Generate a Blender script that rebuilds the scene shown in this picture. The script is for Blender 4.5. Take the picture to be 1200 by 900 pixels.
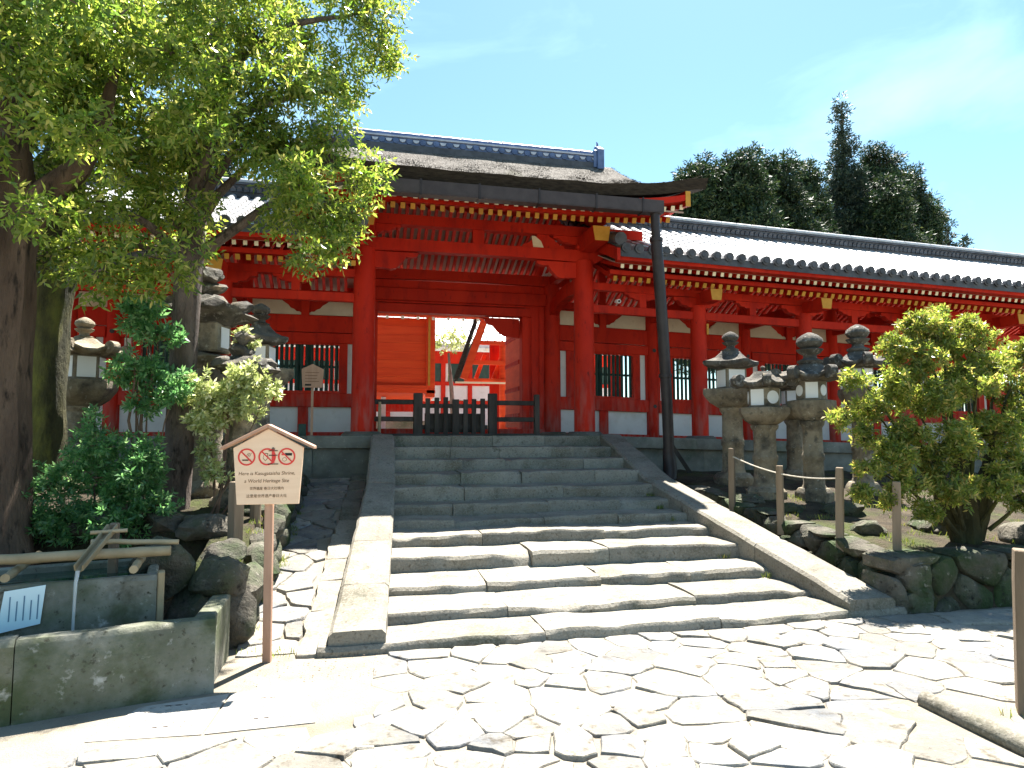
import bpy, math, random
import numpy as np
from mathutils import Vector, Matrix, Euler, noise as mnoise
for o in list(bpy.data.objects): bpy.data.objects.remove(o)
random.seed(11); rng = np.random.default_rng(11)
sc = bpy.context.scene; COL = sc.collection
R = math.radians; PI = math.pi
U = random.uniform

# ------------------------------------------------------------------ camera
cd = bpy.data.cameras.new('camera'); cam = bpy.data.objects.new('camera', cd); COL.objects.link(cam)
cd.sensor_width = 36; cd.lens = 23.4; cd.clip_end = 2000; cd.clip_start = .05
PSI, TH = R(12.9), math.atan(58/780)
cam.location = (0, 0, 1.6)
cam.rotation_euler = Vector((math.sin(PSI)*math.cos(TH), math.cos(PSI)*math.cos(TH), math.sin(TH))).to_track_quat('-Z', 'Y').to_euler()
sc.camera = cam

# ------------------------------------------------------------------ sky, sun, exposure
SUN = Vector((.27, .44, 1)).normalized()
EL = math.asin(SUN.z); AZ = math.atan2(SUN.x, SUN.y)
w = bpy.data.worlds.new('World'); sc.world = w; w.use_nodes = True
nt = w.node_tree; bg = nt.nodes['Background']
sky = nt.nodes.new('ShaderNodeTexSky'); sky.sky_type = 'NISHITA'; sky.sun_disc = False
sky.sun_elevation = EL; sky.sun_rotation = AZ
sky.altitude = 100; sky.air_density = 1.0; sky.dust_density = .4; sky.ozone_density = .8
# thin cirrus veil mixed into the sky
tc = nt.nodes.new('ShaderNodeTexCoord'); mp = nt.nodes.new('ShaderNodeMapping'); mp.inputs['Scale'].default_value = (1.2, 2.6, 3.5)
mp.inputs['Rotation'].default_value = (0, .5, .6)
nz = nt.nodes.new('ShaderNodeTexNoise'); nz.inputs['Scale'].default_value = 1.6; nz.inputs['Detail'].default_value = 7; nz.inputs['Roughness'].default_value = .55
nz.inputs['Distortion'].default_value = .6
rp = nt.nodes.new('ShaderNodeValToRGB'); rp.color_ramp.elements[0].position = .52; rp.color_ramp.elements[1].position = .8
rp.color_ramp.elements[1].color = (.3, .3, .3, 1)
mx = nt.nodes.new('ShaderNodeMixRGB'); mx.inputs[2].default_value = (9, 10, 10.5, 1)
L = nt.links.new
L(tc.outputs['Generated'], mp.inputs[0]); L(mp.outputs[0], nz.inputs[0]); L(nz.outputs[0], rp.inputs[0])
L(rp.outputs[0], mx.inputs[0]); L(sky.outputs[0], mx.inputs[1]); 
wb = nt.nodes.new('ShaderNodeMixRGB'); wb.blend_type = 'MULTIPLY'; wb.inputs[0].default_value = 1; wb.inputs[2].default_value = (.85, 1.07, 1.05, 1)   # the camera's cool white balance
L(mx.outputs[0], wb.inputs[1]); L(wb.outputs[0], bg.inputs[0])
bg.inputs[1].default_value = 0.050
sl = bpy.data.lights.new('sun', 'SUN'); so = bpy.data.objects.new('sun', sl); COL.objects.link(so)
sl.energy = 5.0; sl.angle = R(.55); sl.color = (1, .955, .88)
so.rotation_euler = SUN.to_track_quat('Z', 'Y').to_euler(); so.location = (0, 0, 30)
sc.view_settings.view_transform = 'Standard'; sc.view_settings.look = 'None'; sc.view_settings.gamma = 1
sc.view_settings.use_curve_mapping = False
sc.view_settings.exposure = 2.25
sc.cycles.max_bounces = 8; sc.cycles.diffuse_bounces = 5; sc.cycles.transmission_bounces = 4
sc.cycles.sample_clamp_indirect = 8; sc.cycles.caustics_reflective = False; sc.cycles.caustics_refractive = False

# ------------------------------------------------------------------ materials
def lin(c): return tuple(c) + (1,)
def mk(name, c1, c2, scale=3, rough=.8, bump=.25, bscale=25, stretch=(1, 1, 1), layers=(), var=.12, spec=.3, lo=.35, hi=.68, metal=0, rand=True, bdist=.02):
    m = bpy.data.materials.new(name); m.use_nodes = True
    t = m.node_tree; N = t.nodes; K = t.links.new
    b = N['Principled BSDF']
    g = N.new('ShaderNodeNewGeometry'); mp = N.new('ShaderNodeMapping'); mp.inputs['Scale'].default_value = stretch
    K(g.outputs['Position'], mp.inputs[0])
    def nz(s, det=6, r=.6):
        n = N.new('ShaderNodeTexNoise'); n.inputs['Scale'].default_value = s; n.inputs['Detail'].default_value = det
        n.inputs['Roughness'].default_value = r; K(mp.outputs[0], n.inputs[0]); return n
    n1 = nz(scale); r1 = N.new('ShaderNodeValToRGB'); K(n1.outputs[0], r1.inputs[0])
    r1.color_ramp.elements[0].position = lo; r1.color_ramp.elements[1].position = hi
    r1.color_ramp.elements[0].color = lin(c1); r1.color_ramp.elements[1].color = lin(c2)
    out = r1.outputs[0]
    for (c, s, a, z) in layers:
        n = nz(s, 8, .65); r = N.new('ShaderNodeValToRGB'); K(n.outputs[0], r.inputs[0])
        r.color_ramp.elements[0].position = a; r.color_ramp.elements[1].position = z
        x = N.new('ShaderNodeMixRGB'); K(r.outputs[0], x.inputs[0]); K(out, x.inputs[1]); x.inputs[2].default_value = lin(c); out = x.outputs[0]
    if var:
        oi = N.new('ShaderNodeObjectInfo'); mr = N.new('ShaderNodeMapRange'); K(oi.outputs['Random'], mr.inputs[0])
        mr.inputs[3].default_value = 1-var; mr.inputs[4].default_value = 1+var
        h = N.new('ShaderNodeHueSaturation'); K(mr.outputs[0], h.inputs['Value']); K(out, h.inputs['Color']); out = h.outputs[0]
    K(out, b.inputs['Base Color']); b.inputs['Roughness'].default_value = rough; b.inputs['Specular IOR Level'].default_value = spec
    b.inputs['Metallic'].default_value = metal
    if bump:
        n2 = nz(bscale, 8, .65); bp = N.new('ShaderNodeBump'); bp.inputs['Strength'].default_value = bump; bp.inputs['Distance'].default_value = bdist
        K(n2.outputs[0], bp.inputs['Height']); K(bp.outputs[0], b.inputs['Normal'])
    return m
def leafmat(name, c1, c2, c3, trans=.45, rough=.4, gscale=1.5):
    m = bpy.data.materials.new(name); m.use_nodes = True
    t = m.node_tree; N = t.nodes; K = t.links.new; b = N['Principled BSDF']; out = N['Material Output']
    g = N.new('ShaderNodeNewGeometry'); r = N.new('ShaderNodeValToRGB'); K(g.outputs['Random Per Island'], r.inputs[0])
    r.color_ramp.elements[0].color = lin(c1); r.color_ramp.elements[1].color = lin(c2); r.color_ramp.elements[1].position = .8
    e = r.color_ramp.elements.new(.97); e.color = lin(c3)
    n = N.new('ShaderNodeTexNoise'); n.inputs['Scale'].default_value = gscale; K(g.outputs['Position'], n.inputs[0])
    mr = N.new('ShaderNodeMapRange'); K(n.outputs[0], mr.inputs[0]); mr.inputs[1].default_value = .3; mr.inputs[2].default_value = .7
    mr.inputs[3].default_value = .75; mr.inputs[4].default_value = 1.3
    h = N.new('ShaderNodeHueSaturation'); K(mr.outputs[0], h.inputs['Value']); K(r.outputs[0], h.inputs['Color'])
    K(h.outputs[0], b.inputs['Base Color']); b.inputs['Roughness'].default_value = rough; b.inputs['Specular IOR Level'].default_value = .45
    tr = N.new('ShaderNodeBsdfTranslucent'); h2 = N.new('ShaderNodeHueSaturation'); h2.inputs['Saturation'].default_value = 1.1; h2.inputs['Value'].default_value = 2.3; h2.inputs['Hue'].default_value = .485
    K(h.outputs[0], h2.inputs['Color']); K(h2.outputs[0], tr.inputs[0])
    mx = N.new('ShaderNodeMixShader'); mx.inputs[0].default_value = trans; K(b.outputs[0], mx.inputs[1]); K(tr.outputs[0], mx.inputs[2]); K(mx.outputs[0], out.inputs[0])
    return m
M = {}
M['red'] = mk('vermilion', (.45, .018, .008), (.56, .029, .011), 1.5, .6, .12, 40, (1, 1, .35), var=.08, layers=(((.24, .011, .009), 5, .5, .8), ((.46, .06, .042), 2.5, .66, .85), ((.13, .01, .009), 13, .62, .74)), spec=.12)
def worn_feet(m):
    t = m.node_tree; N = t.nodes; K = t.links.new; b = N['Principled BSDF']; src = b.inputs['Base Color'].links[0].from_socket
    g = N.new('ShaderNodeNewGeometry'); s = N.new('ShaderNodeSeparateXYZ'); K(g.outputs['Position'], s.inputs[0])
    r = N.new('ShaderNodeMapRange'); K(s.outputs[2], r.inputs[0]); r.inputs[1].default_value = 2.9; r.inputs[2].default_value = 1.6; r.inputs[3].default_value = 0; r.inputs[4].default_value = 1
    n = N.new('ShaderNodeTexNoise'); n.inputs['Scale'].default_value = 4; n.inputs['Detail'].default_value = 8; mp = N.new('ShaderNodeMapping'); mp.inputs['Scale'].default_value = (2.5, 2.5, .5)
    K(g.outputs['Position'], mp.inputs[0]); K(mp.outputs[0], n.inputs[0]); rr = N.new('ShaderNodeMapRange'); K(n.outputs[0], rr.inputs[0]); rr.inputs[1].default_value = .42; rr.inputs[2].default_value = .7
    mu = N.new('ShaderNodeMath'); mu.operation = 'MULTIPLY'; K(r.outputs[0], mu.inputs[0]); K(rr.outputs[0], mu.inputs[1])
    x = N.new('ShaderNodeMixRGB'); K(mu.outputs[0], x.inputs[0]); K(src, x.inputs[1]); x.inputs[2].default_value = (.36, .12, .10, 1); K(x.outputs[0], b.inputs['Base Color'])
worn_feet(M['red'])
M['red_board'] = mk('vermilion_board', (.62, .055, .012), (.74, .085, .018), 2, .6, .12, 30, (.3, 1, 4), var=.04, layers=(((.40, .03, .012), 3, .6, .9),), spec=.25)
M['yellow'] = mk('ochre_end', (.46, .22, .025), (.55, .28, .04), 8, .6, .05, var=.15)
M['cream'] = mk('cream_end', (.72, .62, .42), (.8, .72, .55), 8, .6, .05, var=.1)
M['white'] = mk('plaster', (.62, .61, .60), (.70, .69, .68), 2, .85, .05, 30, var=.03, layers=(((.50, .48, .43), 5, .56, .85), ((.45, .42, .36), 1.3, .6, .85)))
M['oldwhite'] = mk('old_plaster', (.55, .49, .38), (.66, .60, .48), 3, .85, .1, 30, var=.05, layers=(((.36, .3, .22), 6, .58, .85),))
M['green'] = mk('green_bar', (.018, .048, .04), (.03, .07, .058), 6, .6, .1, 30, var=.15)
M['ceil'] = mk('roof_board', (.40, .29, .24), (.5, .38, .32), 4, .8, .1, 30, var=.1)
M['tile'] = mk('roof_tile', (.36, .36, .365), (.5, .5, .5), 4, .38, .25, 30, var=.2, layers=(((.12, .12, .11), 7, .55, .8),), spec=.5)
M['darktile'] = mk('dark_tile', (.03, .032, .04), (.075, .08, .095), 5, .6, .2, 30, var=.15, spec=.5)
M['bluetile'] = mk('ridge_tile', (.05, .085, .19), (.11, .16, .30), 5, .5, .2, 30, var=.15, spec=.5)
M['mortar'] = mk('mortar', (.34, .38, .46), (.5, .53, .6), 6, .85, .1)
M['bark_roof'] = mk('cypress_bark', (.10, .088, .075), (.20, .18, .16), 22, .97, 1.0, 55, (1, .35, .35), var=0, layers=(((.33, .31, .285), 50, .52, .66), ((.03, .025, .02), 38, .56, .7), ((.09, .09, .045), 1.2, .6, .8)), spec=.1, bdist=.04)
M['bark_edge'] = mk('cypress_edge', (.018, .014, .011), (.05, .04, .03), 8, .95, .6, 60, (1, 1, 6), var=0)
M['gutter'] = mk('gutter_metal', (.04, .03, .03), (.06, .047, .046), 5, .5, .05, var=.04)
M['pipe'] = mk('dark_pipe', (.022, .016, .016), (.04, .03, .03), 5, .45, .1, var=.05)
M['darkwood'] = mk('dark_wood', (.035, .028, .024), (.08, .066, .056), 5, .75, .3, 40, (1, 1, .2), var=.2)
M['greywood'] = mk('grey_wood', (.16, .115, .075), (.30, .23, .165), 4, .85, .5, 45, (1, 1, .12), var=.15, layers=(((.07, .06, .035), 4, .58, .8),))
M['bamboo'] = mk('bamboo', (.28, .21, .12), (.38, .30, .19), 5, .5, .15, 30, var=.12, layers=(((.22, .19, .11), 6, .6, .85),))
M['step'] = mk('step_granite', (.18, .162, .13), (.25, .228, .19), 2.5, .92, .5, 30, var=.12, layers=(((.10, .088, .062), 1.7, .5, .72), ((.065, .075, .042), 1.1, .56, .76), ((.31, .285, .24), 55, .46, .8), ((.075, .062, .045), 30, .55, .72), ((.05, .048, .03), 5, .6, .75)))
M['pave'] = mk('paving_stone', (.19, .174, .145), (.285, .262, .222), 2.5, .92, .6, 16, var=.3, layers=(((.13, .138, .152), 1.6, .5, .68), ((.34, .315, .27), 30, .58, .75), ((.085, .07, .05), 9, .56, .7), ((.08, .075, .07), 45, .6, .7)), bdist=.04)
M['platform'] = mk('platform_stone', (.12, .115, .095), (.21, .2, .17), 3, .9, .5, 28, var=.15, layers=(((.07, .09, .06), 1.3, .5, .72), ((.40, .38, .34), 26, .62, .75)))
M['lantern'] = mk('lantern_stone', (.19, .155, .105), (.31, .265, .195), 5, .95, .8, 34, var=.1, layers=(((.07, .062, .05), 3.2, .48, .66), ((.045, .045, .038), 9, .56, .7), ((.46, .44, .38), 18, .6, .72)), bdist=.03)
M['lantern_dark'] = mk('lantern_stone_dark', (.05, .046, .04), (.14, .125, .105), 6, .95, .9, 34, var=.12, layers=(((.34, .33, .3), 11, .56, .7), ((.25, .2, .13), 4, .58, .75)), bdist=.03)
M['rock'] = mk('boulder', (.075, .066, .052), (.16, .145, .115), 3.5, .95, .9, 22, var=.2, layers=(((.04, .062, .022), 2, .42, .62), ((.02, .017, .013), 12, .56, .7), ((.28, .26, .22), 14, .6, .74)), bdist=.05)
M['sand'] = mk('sandy_ground', (.205, .178, .136), (.275, .243, .195), 3, 1, .7, 70, var=0, layers=(((.12, .092, .06), 1.2, .5, .78), ((.3, .26, .2), 60, .58, .7), ((.07, .055, .035), 80, .62, .72)))
M['soil'] = mk('moss_soil', (.035, .026, .016), (.085, .065, .04), 3, 1, 1, 25, var=0, layers=(((.055, .072, .014), 1.1, .5, .66), ((.15, .12, .07), 9, .62, .75), ((.02, .015, .01), 14, .58, .7)), bdist=.06)
M['gravel'] = mk('court_gravel', (.42, .39, .34), (.56, .53, .48), 8, 1, .4, 60, var=0)
M['concrete'] = mk('mossy_concrete', (.15, .145, .115), (.27, .26, .22), 2.2, .92, .6, 30, var=.08, layers=(((.07, .085, .04), 1.5, .42, .62), ((.045, .04, .02), 2.3, .52, .7), ((.4, .39, .35), 9, .6, .72), ((.05, .045, .03), 26, .58, .7)))
M['iron_plate'] = mk('iron_plate', (.27, .25, .22), (.38, .355, .32), 4, .75, .35, 60, var=.1, layers=(((.2, .13, .08), 3, .6, .8),))
M['bark'] = mk('tree_bark', (.07, .054, .046), (.18, .14, .12), 6, .95, 1.0, 26, (1, 1, .3), var=.1, layers=(((.2, .165, .14), 7, .54, .72), ((.055, .065, .028), 2, .6, .8), ((.2, .06, .035), 1.1, .68, .76), ((.022, .016, .013), 16, .55, .66)), bdist=.06)
M['bark_brown'] = mk('tree_bark_brown', (.07, .045, .032), (.17, .115, .08), 5, .95, 1.0, 22, (1, 1, .25), var=.1, layers=(((.055, .06, .025), 1.6, .58, .8), ((.2, .09, .05), 2.2, .62, .8), ((.025, .018, .013), 12, .54, .66)), bdist=.07)
M['bark_moss'] = mk('mossy_bark', (.03, .03, .014), (.075, .07, .03), 6, .95, 1.0, 22, (1, 1, .4), var=.1, layers=(((.16, .16, .035), 2.2, .52, .7),), bdist=.05)
M['signwood'] = mk('sign_board', (.74, .52, .36), (.82, .60, .43), 2, .7, .06, 40, (1, 1, 6), var=.02)
M['signroof'] = mk('sign_trim', (.38, .22, .15), (.48, .29, .2), 3, .7, .1, 40, (5, 1, 1), var=.04)
M['ink'] = mk('ink', (.16, .085, .045), (.19, .1, .055), 5, .8, 0, var=0)
M['ink_black'] = mk('ink_black', (.02, .018, .016), (.03, .027, .024), 5, .8, 0, var=0)
M['ink_red'] = mk('ink_red', (.62, .045, .04), (.68, .06, .05), 5, .7, 0, var=0)
M['ink_blue'] = mk('ink_blue', (.10, .2, .3), (.14, .25, .35), 5, .8, 0, var=0)
M['paper'] = mk('paper', (.78, .78, .76), (.84, .84, .83), 3, .8, .03, var=.03)
M['bluepaper'] = mk('laminated_notice', (.55, .74, .82), (.62, .80, .87), 3, .25, 0, var=0, spec=.5)
M['rope'] = mk('rope', (.45, .40, .32), (.6, .54, .45), 20, .9, .3, 90, var=0)
M['metal'] = mk('worn_metal', (.35, .33, .30), (.5, .48, .44), 6, .4, .1, var=.1, metal=.7)
M['leafA'] = leafmat('leaf_nagi', (.055, .115, .02), (.19, .245, .05), (.36, .35, .11), .55, .28)
M['leafA2'] = leafmat('leaf_nagi_dark', (.045, .10, .024), (.14, .2, .05), (.26, .28, .09), .52, .28)
M['leafB'] = leafmat('leaf_pieris', (.07, .12, .022), (.19, .22, .05), (.34, .28, .09), .45, .35, 2.5)
M['leafC'] = leafmat('leaf_shrub', (.045, .13, .045), (.10, .22, .08), (.2, .32, .14), .45, .35, 2.5)
M['leafD'] = leafmat('leaf_pale', (.17, .22, .07), (.34, .38, .17), (.5, .5, .33), .35, .35, 3)
M['leafE'] = leafmat('leaf_conifer', (.006, .018, .007), (.018, .042, .012), (.05, .07, .018), .12, .6, .35)
M['leafF'] = leafmat('leaf_conifer_blue', (.008, .02, .012), (.02, .04, .022), (.04, .06, .026), .1, .6, .35)
M['grass'] = leafmat('grass_blade', (.07, .12, .02), (.16, .2, .04), (.3, .28, .1), .3, .6, 3)
M['twig'] = mk('twig', (.07, .045, .03), (.15, .1, .07), 8, .9, .3, 40, var=.1)
def water():
    m = bpy.data.materials.new('water'); m.use_nodes = True; b = m.node_tree.nodes['Principled BSDF']
    b.inputs['Base Color'].default_value = (.02, .05, .035, 1); b.inputs['Roughness'].default_value = .06
    n = m.node_tree.nodes.new('ShaderNodeTexNoise'); n.inputs['Scale'].default_value = 9
    bp = m.node_tree.nodes.new('ShaderNodeBump'); bp.inputs['Strength'].default_value = .12; bp.inputs['Distance'].default_value = .02
    m.node_tree.links.new(n.outputs[0], bp.inputs['Height']); m.node_tree.links.new(bp.outputs[0], b.inputs['Normal'])
    return m
M['water'] = water()
def glassw():
    m = bpy.data.materials.new('falling_water'); m.use_nodes = True; b = m.node_tree.nodes['Principled BSDF']
    b.inputs['Base Color'].default_value = (.9, .95, .97, 1); b.inputs['Roughness'].default_value = .1; b.inputs['Transmission Weight'].default_value = .6
    b.inputs['IOR'].default_value = 1.33
    return m
M['stream'] = glassw()

# ------------------------------------------------------------------ helpers
WM = {}                                   # world matrix of every object built
def setprops(o, label=None, cat=None, group=None, kind=None):
    if label: o['label'] = label
    if cat: o['category'] = cat
    if group: o['group'] = group
    if kind: o['kind'] = kind
    return o
def link(o, parent, mw):
    COL.objects.link(o); WM[o.name] = mw.copy()
    if parent is not None:
        o.parent = parent; o.matrix_parent_inverse = WM[parent.name].inverted()
    o.matrix_basis = mw
    return o
def thing(name, loc, label=None, cat=None, group=None, kind=None):
    o = bpy.data.objects.new(name, None); o.empty_display_size = .2
    link(o, None, Matrix.Translation(loc)); return setprops(o, label, cat, group, kind)
def inst(name, me, parent, loc, rot=None, scale=None, **kw):
    o = bpy.data.objects.new(name, me)
    mw = Matrix.Translation(loc)
    if rot is not None: mw = mw @ Euler(rot).to_matrix().to_4x4()
    if scale is not None: mw = mw @ Matrix.Diagonal(tuple(scale) + (1,))
    link(o, parent, mw); return setprops(o, **kw)
def npmesh(name, V, Fq, mat, smooth=False):
    """V (n,3), Fq (m,k) -> mesh, fast"""
    V = np.asarray(V, 'f'); Fq = np.asarray(Fq, 'i'); me = bpy.data.meshes.new(name)
    me.vertices.add(len(V)); me.vertices.foreach_set('co', V.ravel())
    k = Fq.shape[1]; me.loops.add(Fq.size); me.loops.foreach_set('vertex_index', Fq.ravel())
    me.polygons.add(len(Fq)); me.polygons.foreach_set('loop_start', np.arange(0, Fq.size, k, dtype='i'))
    me.update(calc_edges=True)
    if smooth: me.polygons.foreach_set('use_smooth', np.ones(len(Fq), bool))
    me.materials.append(M[mat]); return me
import bmesh
class MB:
    def __init__(s): s.v = []; s.f = []
    def add(s, vs, fs):
        n = len(s.v); s.v += [tuple(v) for v in vs]; s.f += [tuple(i+n for i in f) for f in fs]; return s
    def box(s, x0, x1, y0, y1, z0, z1):
        return s.add([(x0, y0, z0), (x1, y0, z0), (x1, y1, z0), (x0, y1, z0), (x0, y0, z1), (x1, y0, z1), (x1, y1, z1), (x0, y1, z1)],
                     [(0, 3, 2, 1), (4, 5, 6, 7), (0, 1, 5, 4), (1, 2, 6, 5), (2, 3, 7, 6), (3, 0, 4, 7)])
    def cyl(s, p, q, r0, r1=None, n=14, caps=True):
        return s.tube([p, q], [r0, r0 if r1 is None else r1], n, caps)
    def tube(s, pts, rad, n=8, caps=True, wob=0):
        pts = [Vector(p) for p in pts]; vs = []; fs = []; prev = None
        for i, p in enumerate(pts):
            d = (pts[min(i+1, len(pts)-1)] - pts[max(i-1, 0)]).normalized()
            if prev is None:
                a = Vector((0, 0, 1)) if abs(d.z) < .9 else Vector((1, 0, 0)); x = d.cross(a).normalized()
            else: x = (prev - d*prev.dot(d)).normalized()
            prev = x; y = d.cross(x)
            for k in range(n):
                t = 2*PI*k/n; rr = rad[i]
                if wob: rr *= 1 + wob*mnoise.noise(Vector((p.x*1.7+3*math.cos(t), p.y*1.7+3*math.sin(t), p.z*1.3)))
                vs.append(p + (x*math.cos(t)+y*math.sin(t))*rr)
        for i in range(len(pts)-1):
            for k in range(n):
                a = i*n+k; b = i*n+(k+1) % n; fs.append((a, b, b+n, a+n))
        if caps:
            fs.append(tuple(range(n-1, -1, -1))); m = (len(pts)-1)*n; fs.append(tuple(range(m, m+n)))
        return s.add(vs, fs)
    def lathe(s, prof, c, n=16, mod=None, rot=0):
        """prof [(r,z)] bottom to top; mod(k,r,z)->(r,z)"""
        vs = []; fs = []
        for (r, z) in prof:
            for k in range(n):
                t = 2*PI*k/n+rot; rr, zz = (r, z) if mod is None else mod(t-rot, r, z)
                vs.append((c[0]+rr*math.cos(t), c[1]+rr*math.sin(t), c[2]+zz))
        for i in range(len(prof)-1):
            for k in range(n):
                a = i*n+k; b = i*n+(k+1) % n; fs.append((a, b, b+n, a+n))
        fs.append(tuple(range(n-1, -1, -1))); m = (len(prof)-1)*n; fs.append(tuple(range(m, m+n)))
        return s.add(vs, fs)
    def prism(s, poly, axis, a, b):
        """poly of 2-D points in the plane normal to axis; 'y' -> (x,z), 'x' -> (y,z), 'z' -> (x,y)"""
        f = {'y': lambda p, t: (p[0], t, p[1]), 'x': lambda p, t: (t, p[0], p[1]), 'z': lambda p, t: (p[0], p[1], t)}[axis]
        n = len(poly); vs = [f(p, a) for p in poly] + [f(p, b) for p in poly]
        fs = [tuple(range(n)), tuple(range(2*n-1, n-1, -1))] + [(i, i+n, (i+1) % n+n, (i+1) % n) for i in range(n)]
        return s.add(vs, fs)
    def beam(s, p, q, w, h):
        p = Vector(p); q = Vector(q); d = (q-p).normalized(); x = d.cross(Vector((0, 0, 1)))
        x = x.normalized() if x.length > 1e-4 else Vector((1, 0, 0)); z = x.cross(d)
        c = [(-1, -1), (1, -1), (1, 1), (-1, 1)]
        vs = [p+x*(a*w/2)+z*(b*h/2) for a, b in c] + [q+x*(a*w/2)+z*(b*h/2) for a, b in c]
        return s.add(vs, [(0, 1, 2, 3), (7, 6, 5, 4), (0, 4, 5, 1), (1, 5, 6, 2), (2, 6, 7, 3), (3, 7, 4, 0)])
    def mesh(s, name, mat, smooth=False, bevel=0, shear=None, center=None):
        V = np.array(s.v, 'f')
        if shear: V = np.array([(x, y, z+shear(x)) for x, y, z in V], 'f')
        c = (V.min(0)+V.max(0))/2 if center is None else np.array(center, 'f')
        me = bpy.data.meshes.new(name); me.from_pydata((V-c).tolist(), [], s.f)
        bm = bmesh.new(); bm.from_mesh(me); bmesh.ops.recalc_face_normals(bm, faces=bm.faces)
        if bevel: bmesh.ops.bevel(bm, geom=list(bm.edges), offset=bevel, segments=1, affect='EDGES', clamp_overlap=True)
        bm.to_mesh(me); bm.free()
        if smooth:
            for p in me.polygons: p.use_smooth = True
            if smooth != 'all': me.set_sharp_from_angle(angle=R(40))
        me.materials.append(M[mat]); return me, Vector(c)
    def build(s, name, mat, parent=None, smooth=False, bevel=0, shear=None, **kw):
        me, c = s.mesh(name, mat, smooth, bevel, shear)
        return inst(name, me, parent, c, **kw)
def box(name, mat, parent, x0, x1, y0, y1, z0, z1, bevel=0, shear=None, **kw):
    return MB().box(x0, x1, y0, y1, z0, z1).build(name, mat, parent, bevel=bevel, shear=shear, **kw)
def N3(x, y, z): return mnoise.noise(Vector((x, y, z)))

def stone_block(x0, x1, y0, y1, z0, z1, rough=.012, seg=.16, chip=.02, skew=0, mat='step', name='step_stone', parent=None, sub=2, shear=None, ramp=None):
    """a hewn block, subdivided along its length, with worn uneven edges"""
    nx = max(2, int((x1-x0)/seg)); ny = sub; vs = []; sd = U(0, 90)
    prof = [(0, z0), (0, z1-.03), (.025, z1)] + [(t, z1) for t in np.linspace(.3, 1, ny)]
    def P(x, t, z, i):
        y = y0 + (t if t == .025 else t*(y1-y0)) + skew*(x-x0)
        zz = z if ramp is None or z == z0 else z+ramp(y)
        e = N3(x*1.1+sd, y*1.1, z) * rough*1.6 + N3(x*5+sd, y*5, z*5)*rough
        c = max(0, N3(x*2.3+sd, sd, 1.7)-.25)*chip*5 if t <= .025 and z > z0 else 0
        return (x, y+e*.8+c, zz+(e*.7-c*.7 if z > z0 else 0))
    xs = [x0+(x1-x0)*i/nx for i in range(nx+1)]
    for i, x in enumerate(xs):
        for (t, z) in prof: vs.append(P(x, t, z, i))
        vs.append((x, y1+skew*(x-x0), z0))
    k = len(prof)+1; fs = []
    for i in range(nx):
        for j in range(k): a = i*k+j; b = i*k+(j+1) % k; fs.append((a, b, b+k, a+k))
    fs.append(tuple(range(k))); fs.append(tuple(range(nx*k+k-1, nx*k-1, -1)))
    m = MB(); m.add(vs, fs)
    return m.build(name, mat, parent, smooth=True, shear=shear)

def rockmesh(name, sx, sy, sz, mat='rock', sub=3, rough=.28, flat=0, seed=None):
    bm = bmesh.new(); bmesh.ops.create_icosphere(bm, subdivisions=sub, radius=1); sd = U(0, 200) if seed is None else seed
    cuts = [(Vector((U(-1, 1), U(-1, 1), U(-1, 1))).normalized(), U(.62, .85)) for _ in range(9)]
    for v in bm.verts:
        p = v.co.copy()
        for n, d in cuts:
            t = p.dot(n)
            if t > d: p -= n*(t-d)*.9
        q = v.co*1.3
        p *= 1 + rough*N3(q.x+sd, q.y, q.z) + rough*.5*N3(q.x*3+sd, q.y*3, q.z*3)
        v.co = Vector((p.x*sx, p.y*sy, p.z*sz))
    me = bpy.data.meshes.new(name); bm.to_mesh(me); bm.free()
    for p in me.polygons: p.use_smooth = True
    me.set_sharp_from_angle(angle=R(38))
    me.materials.append(M[mat]); return me
def rock(name, loc, s, parent=None, mat='rock', rotz=None, sub=3, rough=.28, **kw):
    return inst(name, rockmesh(name, *s, mat=mat, sub=sub, rough=rough), parent, loc, (U(-.15, .15), U(-.15, .15), U(0, 6.28) if rotz is None else rotz), **kw)
def terrain(name, x0, x1, y0, y1, step, fz, mat, **kw):
    xs = np.arange(x0, x1+1e-6, step); ys = np.arange(y0, y1+1e-6, step)
    V = [(x, y, fz(x, y)) for y in ys for x in xs]; n = len(xs)
    F = [(j*n+i, j*n+i+1, j*n+i+1+n, j*n+i+n) for j in range(len(ys)-1) for i in range(n-1)]
    return inst(name, npmesh(name, V, F, mat, True), None, (0, 0, 0), **kw)

# ================================================================== THE SETTING
shR = lambda x: -.027*max(0., x-4.16)
def ground_z(x, y):
    if y > 14: return -.35
    return .001 + .007*N3(x*1.3, y*1.3, 0) if 1 < y < 5.2 and x > -2.4 else -.012 + .012*N3(x*.8, y*.8, 0)
xs = np.concatenate([np.linspace(-300, -9, 14), np.arange(-8, 9.01, .25), np.linspace(10, 300, 14)])
ys = np.concatenate([np.linspace(-120, -1, 10), np.arange(0, 7.01, .25), np.linspace(8, 400, 20)])
V = [(x, y, ground_z(x, y)) for y in ys for x in xs]; n = len(xs)
F = [(j*n+i, j*n+i+1, j*n+i+1+n, j*n+i+n) for j in range(len(ys)-1) for i in range(n-1)]
inst('ground', npmesh('ground', V, F, 'sand', True), None, (0, 0, 0), kind='structure')
inst('courtyard', npmesh('courtyard', [(-60, 17.3, 1.45), (60, 17.3, 1.45), (60, 120, 1.45), (-60, 120, 1.45)], [(0, 1, 2, 3)], 'gravel'), None, (0, 0, 0), kind='structure')

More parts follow.
